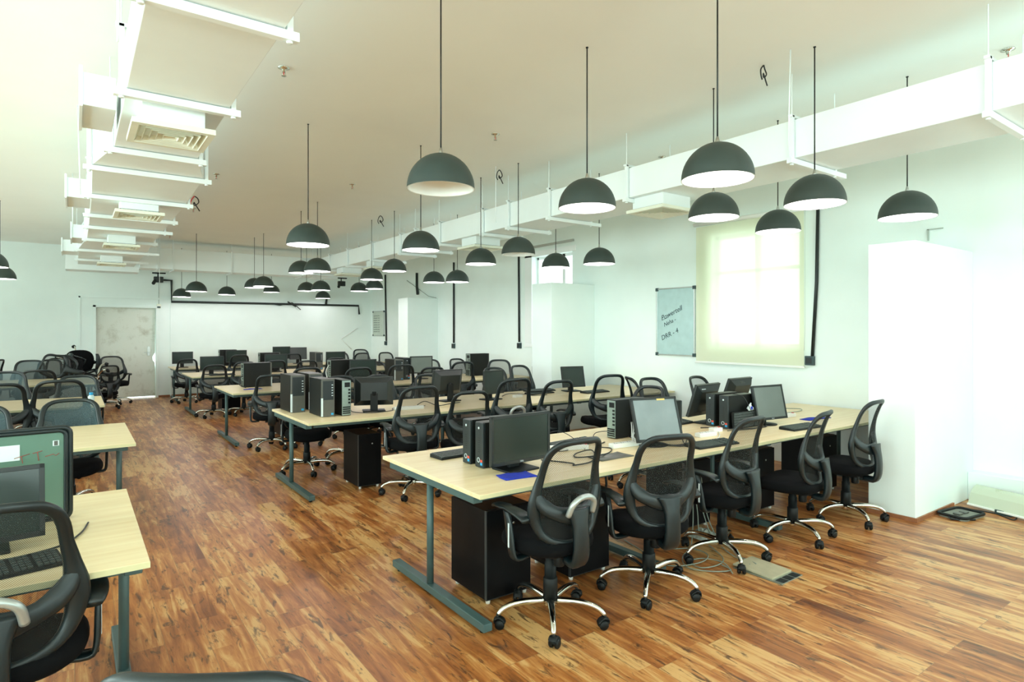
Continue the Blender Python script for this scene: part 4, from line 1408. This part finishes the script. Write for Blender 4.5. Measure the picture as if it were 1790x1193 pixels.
def lamp(x, y, z, label, lit, group='dome pendant lamps on long cords'):
    global first
    if first and lit:
        t = lamp0
        first = False
    else:
        t = copy_tree(lamp0, None, () if lit else ('bulb', 'lamp_glow'))
    t.location = (x, y, z)
    for ch in kids(t):
        nm = ch.name.split('.')[0]
        if nm == 'cord':
            ch.scale.z = 1.0
            k = (CZ - z - .2) / (CZ - 2.47 - .2)
            ch.scale.z = k
            ch.location.z = .2 - .2 * k
        if nm == 'ceiling_cap':
            ch.location.z = (CZ - z) - (CZ - 2.47)
    if lit:
        lo = bpy.data.objects.new('lamp_glow', lamp_light)
        COL.objects.link(lo)
        lo.parent = t
        lo.location = (0, 0, .035)
    tag(t, label, 'lamp', group)
    return t


lit_first = [q for q in LAMPS if q[6]]
for (x, y, z, ro, co, nf, lit) in [LAMPS[1]] + [LAMPS[0]] + LAMPS[2:]:
    desc = 'lit dark dome pendant' if lit else 'unlit dark dome pendant'
    lamp(x, y, z, '%s over the %s desk row, %s of its columns, %s side' % (desc, ROWN[ro], COLN[co], 'camera' if nf == 'near' else 'far'), lit)
lamp(-0.90, 11.75, 2.40, 'lit dark dome pendant over the left desks, lowest of three at the picture edge', True)
lamp(-0.86, 9.85, 2.42, 'lit dark dome pendant over the left desks, middle of three at the picture edge', True)
lamp(-0.93, 9.0, 2.43, 'lit dark dome pendant over the left desks, highest of three at the picture edge', True)


# ------------------------------------------------------------------ air ducts
def diffuser(x0, x1, y0, y1, zt, zb, parent):
    n = MB().box(x0 + .05, x1 - .05, y0 + .04, y1 - .04, zb + .03, zt)
    n.build('neck_box', 'duct', parent, .003)
    cx_, cy_ = (x0 + x1) / 2, (y0 + y1) / 2
    hx, hy = (x1 - x0) / 2, (y1 - y0) / 2
    pl = MB()
    # stepped square cones
    def ringq(a, b, za, zb_):
        vs = []
        for (f_, z_) in ((a, za), (b, zb_)):
            vs += [(cx_ - hx * f_, cy_ - hy * f_, z_), (cx_ + hx * f_, cy_ - hy * f_, z_), (cx_ + hx * f_, cy_ + hy * f_, z_), (cx_ - hx * f_, cy_ + hy * f_, z_)]
        pl.add(vs, [(i, (i + 1) % 4, (i + 1) % 4 + 4, i + 4) for i in range(4)])
    ringq(1.0, 1.0, zb + .03, zb)
    ringq(1.0, .84, zb, zb)
    ringq(1.0, .8, zb + .03, zb + .03)
    for k in range(5):
        f_ = .84 - k * .16
        ringq(f_, f_ - .10, zb - .001, zb + .034)
        ringq(f_, f_ - .012, zb - .001, zb - .001)
        ringq(f_ - .012, f_ - .105, zb - .001, zb + .033)
    g = pl.build('diffuser_grille', 'grille', parent)
    MB().box(x0 + .04, x1 - .04, y0 + .04, y1 - .04, zb + .038, zb + .042).build('grille_shade_sheet', 'grille_dark', g)  # dark sheet painted in for the shade inside the grille gaps


def bracket(x0, x1, y, z0, z1, parent, ext=0.0, rods=True):
    b = MB()
    b.box(x0 - .06, x1 + .06 + ext, y - .02, y + .02, z0 - .045, z0 - .005)
    b.box(x0 - .035, x0 - .008, y - .015, y + .015, z0 - .02, z1 + .03)
    b.box(x1 + .008, x1 + .035, y - .015, y + .015, z0 - .02, z1 + .03)
    b.box(x0 - .05, x1 + .05, y - .015, y + .015, z1 + .012, z1 + .032)
    for xx in (x0 - .022, x1 + .022):
        b.cyl((xx, y, z1 + .03), (xx, y, CZ - ZB), .004, 6)
        b.cyl((xx, y, z0 - .055), (xx, y, z0 - .045), .014, 8)
    b.build('hanger_bracket', 'duct', parent, .002)


ZB = 2.93
dl = thing('air_duct', 'white rectangular duct hung overhead above the aisle, stepping away from the camera', 'air duct', (0.48, 7.0, ZB))
prof = [(0.4, .225, .735), (3.86, .225, .735), (5.12, .225, .755), (5.78, .11, .90), (7.0, .13, .93), (9.1, .14, .94), (10.4, .14, .94), (11.8, .05, .98), (14.6, .05, .98)]
d_ = MB()
zt = ZB + .31
vs = []
for (y, a, b_) in prof:
    vs += [(a - .48, y - 7, 0), (b_ - .48, y - 7, 0), (b_ - .48, y - 7, .31), (a - .48, y - 7, .31)]
fs = [(3, 2, 1, 0)]
for i in range(len(prof) - 1):
    for k in range(4):
        fs.append((i * 4 + k, i * 4 + (k + 1) % 4, (i + 1) * 4 + (k + 1) % 4, (i + 1) * 4 + k))
n_ = (len(prof) - 1) * 4
fs.append((n_, n_ + 1, n_ + 2, n_ + 3))
d_.add(vs, fs)
d_.build('duct_run', 'duct', dl, .004)


def wat(y):
    for (ya, a0, b0), (yb, a1, b1) in zip(prof, prof[1:]):
        if ya <= y <= yb:
            t_ = (y - ya) / (yb - ya)
            return a0 + (a1 - a0) * t_ - .48, b0 + (b1 - b0) * t_ - .48
    return prof[-1][1] - .48, prof[-1][2] - .48


for (y, e) in ((1.6, .1), (2.70, 0), (3.85, 0), (5.12, 0), (5.77, 0), (7.0, 0), (8.18, 0), (9.12, .05), (10.38, 0), (11.8, .12), (13.4, .1)):
    a, b_ = wat(y)
    bracket(a, b_, y - 7, 0, .31, dl, e)
for (y0, y1) in ((3.92, 4.36), (6.98, 7.42), (9.80, 10.24), (12.6, 13.04)):
    diffuser(.255 - .48 + (.06 if y0 > 6 else 0), .675 - .48 + (.06 if y0 > 6 else 0), y0 - 7, y1 - 7, 0.0, -.15, dl)
for (y0, y1, x0) in ((4.30, 4.80, .03), (7.35, 7.95, -.07), (10.55, 11.2, -.04), (12.4, 13.0, -.17)):
    br_ = MB().box(x0 - .48, .20 - .48, y0 - 7, y1 - 7, .01, .20)
    br_.build('side_branch', 'duct', dl, .004)
    MB().box(x0 - .49, x0 - .472, y0 - 7.02, y1 - 6.98, -.005, .23).build('branch_flange', 'duct', dl, .002)

dr = thing('air_duct', 'white rectangular duct hung along the window side above the desks', 'air duct', (4.7, 6.5, ZB))
MB().box(-.30, .30, -9.5, 8.2, 0, .29).build('duct_run', 'duct', dr, .004)
for k, y in enumerate((-2.2, -.3, 1.26, 2.47, 4.155, 5.35, 6.15, 6.74, 7.91, 8.69, 9.25, 10.42, 11.64, 12.7, 13.8)):
    bracket(-.30, .30, y - 6.5, 0, .29, dr, .12 if k in (3, 5, 8) else 0)
for (y0, y1) in ((3.74, 4.20), (7.0, 7.46), (10.5, 10.94), (12.1, 12.54)):
    diffuser(-.28, .22, y0 - 6.5, y1 - 6.5, 0.0, -.15, dr)
db = thing('air_duct', 'white rectangular duct crossing the room above the far wall', 'air duct', (2.7, 14.95, ZB))
MB().box(-1.60, 1.98, -.25, .25, 0, .44).build('duct_run', 'duct', db, .004)
MB().box(-2.85, -1.60, -.02, .50, -.08, .40).build('duct_run', 'duct', db, .004)
MB().box(1.98, 2.6, -.20, .22, -.02, .36).build('duct_run', 'duct', db, .004)
for x_ in (-1.28, -1.0, .15, 1.7):
    b = MB()
    b.box(x_ - .015, x_ + .015, -.275, -.25, -.02, .46).box(x_ - .015, x_ + .015, -.275, .275, -.03, -.005)
    b.cyl((x_, -.262, .45), (x_, -.262, CZ - ZB), .004, 6)
    b.build('hanger_bracket', 'duct', db, .002)

# thin hanging rods near the ducts
G_R = 'thin white rods hanging from the ceiling'
for (x_, y_, z0, dx) in ((0.16, 3.3, 2.95, .0), (0.02, 6.4, 2.80, .02), (-.02, 9.2, 2.9, 0), (3.99, 2.26, 2.87, -.03), (4.02, 5.9, 2.9, .0), (1.44, 14.6, 2.4, 0)):
    tag(MB().cyl((x_, y_, CZ), (x_ + dx, y_, z0), .005, 6).build('hanging_rod', 'duct'), 'thin white threaded rod hanging from the ceiling near a duct', 'rod', G_R)

# ------------------------------------------------------------------ sprinklers and wire stubs on the ceiling
G_S = 'fire sprinklers on the ceiling'
spn = [(1.244, 4.586, 'nearest the overhead aisle duct'), (3.347, 4.919, 'between the aisle pendants and the window-side duct, first from the camera'), (1.414, 8.186, 'beside the overhead aisle duct, middle distance'), (2.969, 7.712, 'between the second and third lamp rows'),
       (1.518, 10.692, 'beside the red and black wire end'), (5.286, 4.485, 'peeping over the window-side duct above a lamp'), (5.191, 1.383, 'above the near end of the window-side duct'), (1.56, 14.0, 'close to the duct at the far wall')]
for x_, y_, w_ in spn:
    t = thing('fire_sprinkler', 'small chrome fire sprinkler ' + w_, 'sprinkler', (x_, y_, CZ), 0, G_S)
    MB().lathe([(0, 0), (.04, 0), (.042, -.006), (.02, -.012), (.012, -.02), (.010, -.035), (0, -.035)], 18).build('escutcheon', 'chrome', t)
    MB().cyl((0, 0, -.035), (0, 0, -.058), .004, 8).build('red_glass_bulb', 'red', t)
    MB().lathe([(0, -.06), (.018, -.06), (.018, -.063), (0, -.063)], 14).tube([(-.01, 0, -.03), (-.012, 0, -.05), (-.003, 0, -.061)], .002, 5).tube([(.01, 0, -.03), (.012, 0, -.05), (.003, 0, -.061)], .002, 5).build('deflector', 'chrome', t)


def stub(x, y, label, s=1.0, red=False):
    p = [(0, 0, 0), (-.02, .01, -.03), (-.035, 0, -.08), (-.02, 0, -.11)]
    q = [(0, 0, 0), (.03, .01, -.02), (.035, .0, -.06), (.0, 0, -.09), (-.005, 0, -.06), (.02, 0, -.10), (.045, 0, -.14)]
    t = thing('wire_stub', label, 'wire', (x, y, CZ))
    MB().tube(bez([tuple(v * s for v in a) for a in p], 4), .005 * s, 6).build('loose_wire', 'red' if red else 'cable', t)
    MB().tube(bez([tuple(v * s for v in a) for a in q], 4), .005 * s, 6).build('loose_wire', 'cable', t)
    return t


stub(4.063, 2.505, 'black curled wire end sticking out of the ceiling between the front lamps', 1.0)
stub(4.136, 5.993, 'black curled wire end in the ceiling over the second desk row', 1.15)
stub(4.163, 9.547, 'black curled wire end in the ceiling over the third desk row', 1.3)
stub(1.395, 9.727, 'red and black wire end hanging beside the overhead aisle duct', 1.5, True)

# ------------------------------------------------------------------ black conduits on the walls
def conduit(name, label, pts, r=.02, m='pipe', box=None):
    t = thing(name, label, 'conduit', pts[0])
    o = Vector(pts[0])
    MB().tube([Vector(p) - o for p in pts], r, 8).build('pipe', m, t)
    if box:
        b = Vector(box) - o
        MB().box(b.x - .03, b.x + .012, b.y - .055, b.y + .055, b.z - .055, b.z + .055).build('socket_box', 'socket', t, .005)
        MB().box(b.x - .034, b.x - .03, b.y - .03, b.y + .04, b.z - .035, b.z + .035).build('socket_face', 'pipe', t, .002)
    return t


xw = XR - .022
conduit('cable_conduit', 'black cable conduit dropping to a socket just right of the roller blind', [(xw, 3.68, 3.3), (xw, 3.70, 2.2), (xw, 3.75, 1.32)], .020, box=(xw + .01, 3.78, 1.27))
conduit('cable_conduit', 'black cable conduit dropping to a socket left of the open bright window', [(xw, 9.62, 3.3), (xw, 9.60, 1.40)], .020, box=(xw + .01, 9.60, 1.33))
conduit('cable_conduit', 'black cable conduit dropping to a socket between third pillar and bright window', [(xw, 12.14, 3.2), (xw, 12.14, 1.34)], .022, box=(xw + .01, 12.16, 1.27))
conduit('cable_conduit', 'black cable conduit beside the small whiteboard in the far corner', [(xw, 15.95, 3.2), (xw, 15.88, 1.33)], .024, box=(xw + .01, 15.92, 1.27))
conduit('cable_conduit', 'short black pipe above two lamps near the third pillar', [(xw, 14.0, 3.1), (xw, 14.0, 2.75), (xw - .03, 13.9, 2.55)], .035)
yb = YB - .03
conduit('pipe_run', 'black pipe running across the far wall from the camera bracket to the corner', [(1.62, yb, 2.86), (1.93, yb, 2.86), (1.93, yb, 2.335), (3.9, yb, 2.345), (6.72, yb, 2.35), (6.74, yb, 2.10)], .028)
t = thing('broken_conduit', 'frayed black bracket scraps on the pipe across the far wall', 'conduit', (4.2, YB - .05, 2.34))
MB().tube([(-.1, 0, .02), (.3, 0, -.03), (.62, 0, .05), (.85, 0, -.14)], .012, 6).build('loose_strap', 'pipe', t)
MB().tube([(.5, 0, .07), (.72, 0, -.06)], .02, 6).build('clamp', 'pipe', t)
MB().tube([(1.55, 0, .03), (1.58, 0, .25)], .03, 6).build('pipe_stub', 'pipe', t)
for (x_, y_, z_, lb) in ((1.62, 16.75, 2.90, 'black camera hanging at the duct end above the white door'), (6.10, 16.7, 3.0, 'black camera hanging at the far duct beyond the middle lamps')):
    t = thing('ceiling_camera', lb, 'camera', (x_, y_, z_))
    MB().box(-.09, .11, -.05, .05, -.12, .02).tube([(-.05, 0, -.06), (-.11, -.1, -.16)], .04, 10).build('camera_body', 'pipe', t, .02)
    MB().box(-.12, .16, -.03, .03, .09, .12).cyl((0, 0, .0), (0, 0, .10), .015, 8).build('mount', 'plastic2', t, .004)
conduit('thin_conduit', 'thin grey cable slanting down to the top of the third pillar', [(XR - .01, 14.6, 2.95), (XR - .01, 13.4, 2.48), (XR - .01, 13.0, 2.42)], .006, 'cable_grey')
conduit('thin_conduit', 'pale zigzag trunking on the far wall left of the corner', [(6.70, yb + .02, 1.70), (6.20, yb + .02, 1.38), (6.52, yb + .02, 1.08)], .013, 'white')
tb = thing('thermostat', 'small grey thermostat box beside the top of the door, hung by a cable', 'thermostat', (1.66, YB, 2.22))
MB().box(-.045, .045, -.035, 0, -.055, .055).build('box', 'grille', tb, .004)
MB().box(-.035, .035, -.037, -.035, -.045, -.005).build('display', 'socket', tb)
MB().cyl((0, -.01, .05), (0, -.01, .70), .004, 6).build('cable', 'cable_grey', tb)
t = thing('metal_hook', 'small metal corner hook on the wall above the big pillar', 'hook', (XR - .012, 2.50, 2.64))
MB().box(-.004, .008, -.08, .06, .02, .03).box(-.004, .008, .045, .06, -.09, .03).build('hook', 'galv', t)
t = thing('electrical_riser', 'narrow black electrical box stack on the wall left of the second pillar', 'electrical box', (XR - .05, 9.05, 0))
MB().box(-.03, .04, -.06, .06, .98, 1.30).box(-.03, .04, -.05, .07, .60, .95).box(0, .03, -.02, .02, 0, 1.0).build('box_stack', 'pipe', t, .006)
MB().box(-.032, -.03, -.03, .03, 1.02, 1.26).build('label_plate', 'case_zinc', t)

# ------------------------------------------------------------------ things on the floor
t = thing('trunking_cover', 'long stained white trunking cover lying along the wall base at the right', 'cover', (6.72, 2.08, 0.0))
dirn = Vector((6.30, 0.60, 0)) - Vector((6.72, 2.08, 0))
ln = dirn.length
dirn.normalize()
side = Vector((dirn.y, -dirn.x, 0))
if side.x < 0:
    side = -side
secA = [(-.02, .03), (-.01, .05), (.02, .13), (.06, .18), (.10, .195), (.12, .19), (.12, .175), (.09, .175), (.04, .13), (.01, .05), (.0, .03)]
vs, fs = [], []
for k in range(2):
    for (a, z_) in secA:
        p = dirn * (ln * k) + side * a
        vs.append((p.x, p.y, z_))
ns = len(secA)
for i in range(ns):
    j = (i + 1) % ns
    fs.append((i, j, j + ns, i + ns))
fs += [tuple(range(ns)), tuple(range(2 * ns - 1, ns - 1, -1))]
MB().add(vs, fs).build('cover_shell', 'cover', t, .003)
vs, fs = [], []
for k in range(2):
    for (a, z_) in ((-.03, .02), (-.03, .035), (.02, .04), (.02, .02)):
        p = dirn * (ln * k) + side * a
        vs.append((p.x, p.y, z_))
fs = [(0, 1, 5, 4), (1, 2, 6, 5), (2, 3, 7, 6), (3, 0, 4, 7), (0, 3, 2, 1), (4, 5, 6, 7)]
MB().add(vs, fs).build('white_lip', 'white', t, .002)
bb = MB()
for k in (0.28, .8, 1.3):
    p = dirn * k + side * .04
    bb.box(p.x - .06, p.x + .06, p.y - .06, p.y + .06, 0, .04)
bb.build('dark_clip', 'socket', t)

t = thing('floor_tray', 'flat black tray with two grey pads on the floor at the pillar foot', 'tray', (6.31, 2.01, 0), R(-8))
t.scale = (.85, .85, .9)
poly = []
for cx_, cy_, a0 in ((.15, .08, 0), (-.15, .08, 90), (-.15, -.08, 180), (.15, -.08, 270)):
    for k in range(5):
        a = R(a0 + k * 22.5)
        poly.append((cx_ + .05 * math.cos(a), cy_ + .05 * math.sin(a)))
MB().prism(poly, 0, .022).build('tray_base', 'pad', t, .004)
MB().tube([(a, b_, .03) for a, b_ in poly], .015, 8, True).build('black_rim', 'plastic2', t)
for sx in (-1, 1):
    MB().box(sx * .055 - .04, sx * .055 + .04, -.03, .035, .022, .040).build('grey_pad', 'case_grey', t, .008)
MB().tube([(-.2, .02, .02), (-.25, -.03, .012), (-.17, -.10, .012), (-.05, -.15, .010)], .008, 6).build('flex', 'cable', t)
wire('cable', 'thin black cable on the floor between tray and trunking cover', 'cable', [(6.58, 2.05, .008), (6.62, 1.86, .006), (6.52, 1.70, .006), (6.70, 1.72, .006)], .005)

t = thing('floor_box', 'beige floor box with its lid ajar and cables inside, by the middle chair', 'floor box', (3.79, 2.31, 0), R(1))
MB().box(-.13, .13, -.175, .175, 0.001, .006).build('frame', 'galv', t, .001)
lidm = Matrix.Translation((0, .03, .008)) @ Matrix.Rotation(R(1.5), 4, 'X')
MB().box(-.11, .125, -.13, .16, 0, .012, lidm).build('lid', 'lid', t, .002)
g = MB()
for k in range(3):
    g.box(-.10 + k * .075, -.04 + k * .075, -.172, -.115, .0055, .0075)
g.build('opening', 'pipe', t)
G_C = 'grey network cables looping over the floor'
loops = [
    [(3.95, 3.05, .45), (3.90, 3.0, .2), (3.82, 2.95, .03), (3.70, 2.88, .008), (3.52, 2.80, .008), (3.40, 2.66, .008), (3.48, 2.52, .008), (3.60, 2.46, .008), (3.62, 2.55, .012)],
    [(4.0, 3.08, .45), (3.98, 3.02, .2), (3.93, 2.96, .03), (3.86, 2.80, .008), (3.74, 2.62, .01), (3.60, 2.56, .012), (3.46, 2.60, .012), (3.50, 2.72, .008), (3.62, 2.70, .01), (3.66, 2.56, .014), (3.56, 2.42, .008)],
    [(4.04, 3.1, .45), (4.02, 3.0, .2), (4.0, 2.9, .03), (3.92, 2.75, .008), (3.84, 2.6, .008), (3.80, 2.48, .012), (3.76, 2.42, .022)],
    [(4.08, 3.06, .45), (4.06, 3.0, .2), (4.03, 2.88, .03), (3.96, 2.72, .012), (3.86, 2.58, .012), (3.83, 2.46, .018), (3.80, 2.40, .024)],
    [(3.45, 3.3, .008), (3.38, 3.05, .008), (3.30, 2.85, .008), (3.36, 2.72, .008), (3.55, 2.66, .012), (3.70, 2.72, .012), (3.72, 2.86, .01), (3.60, 2.95, .008)]]
for p in loops:
    wire('floor_cable', 'grey network cable looping round the wheels of the middle chair', 'cable', p, .004, 'cable_grey', group=G_C)
fm = MB()
random.seed(3)
fm.grid(lambda u, v: Vector((.22 * (u - .5), .20 * (v - .5), .02 + .07 * math.sin(PI * u) * math.sin(PI * v) * (0.6 + .4 * random.random()))), 12, 12, False)
tag(fm.build('plastic_film', 'film', loc=(4.0, 2.98, 0)), 'crumpled clear plastic on the floor behind the middle chair', 'plastic film')
wire('desk_cable', 'black leads dropping under the aisle side of the second desk row', 'cable', [(2.62, 6.02, .70), (2.72, 5.95, .5), (2.78, 5.85, .25), (2.95, 5.75, .02), (3.2, 5.7, .008)], .006)
wire('desk_cable', 'black leads dropping under the front desk between the first two chairs', 'cable', [(3.15, 3.25, .70), (3.18, 3.22, .5), (3.16, 3.26, .25), (3.2, 3.3, .01)], .010)
t = thing('paper_scrap', 'crumpled white paper scrap by the leg of the nearest left-hand desk', 'paper', (0.10, 2.62, 0))
MB().grid(lambda u, v: Vector((.12 * (u - .5), .10 * (v - .5), .006 + .012 * abs(math.sin(7 * u + 3 * v)))), 8, 8, False).build('scrap', 'sticker', t)
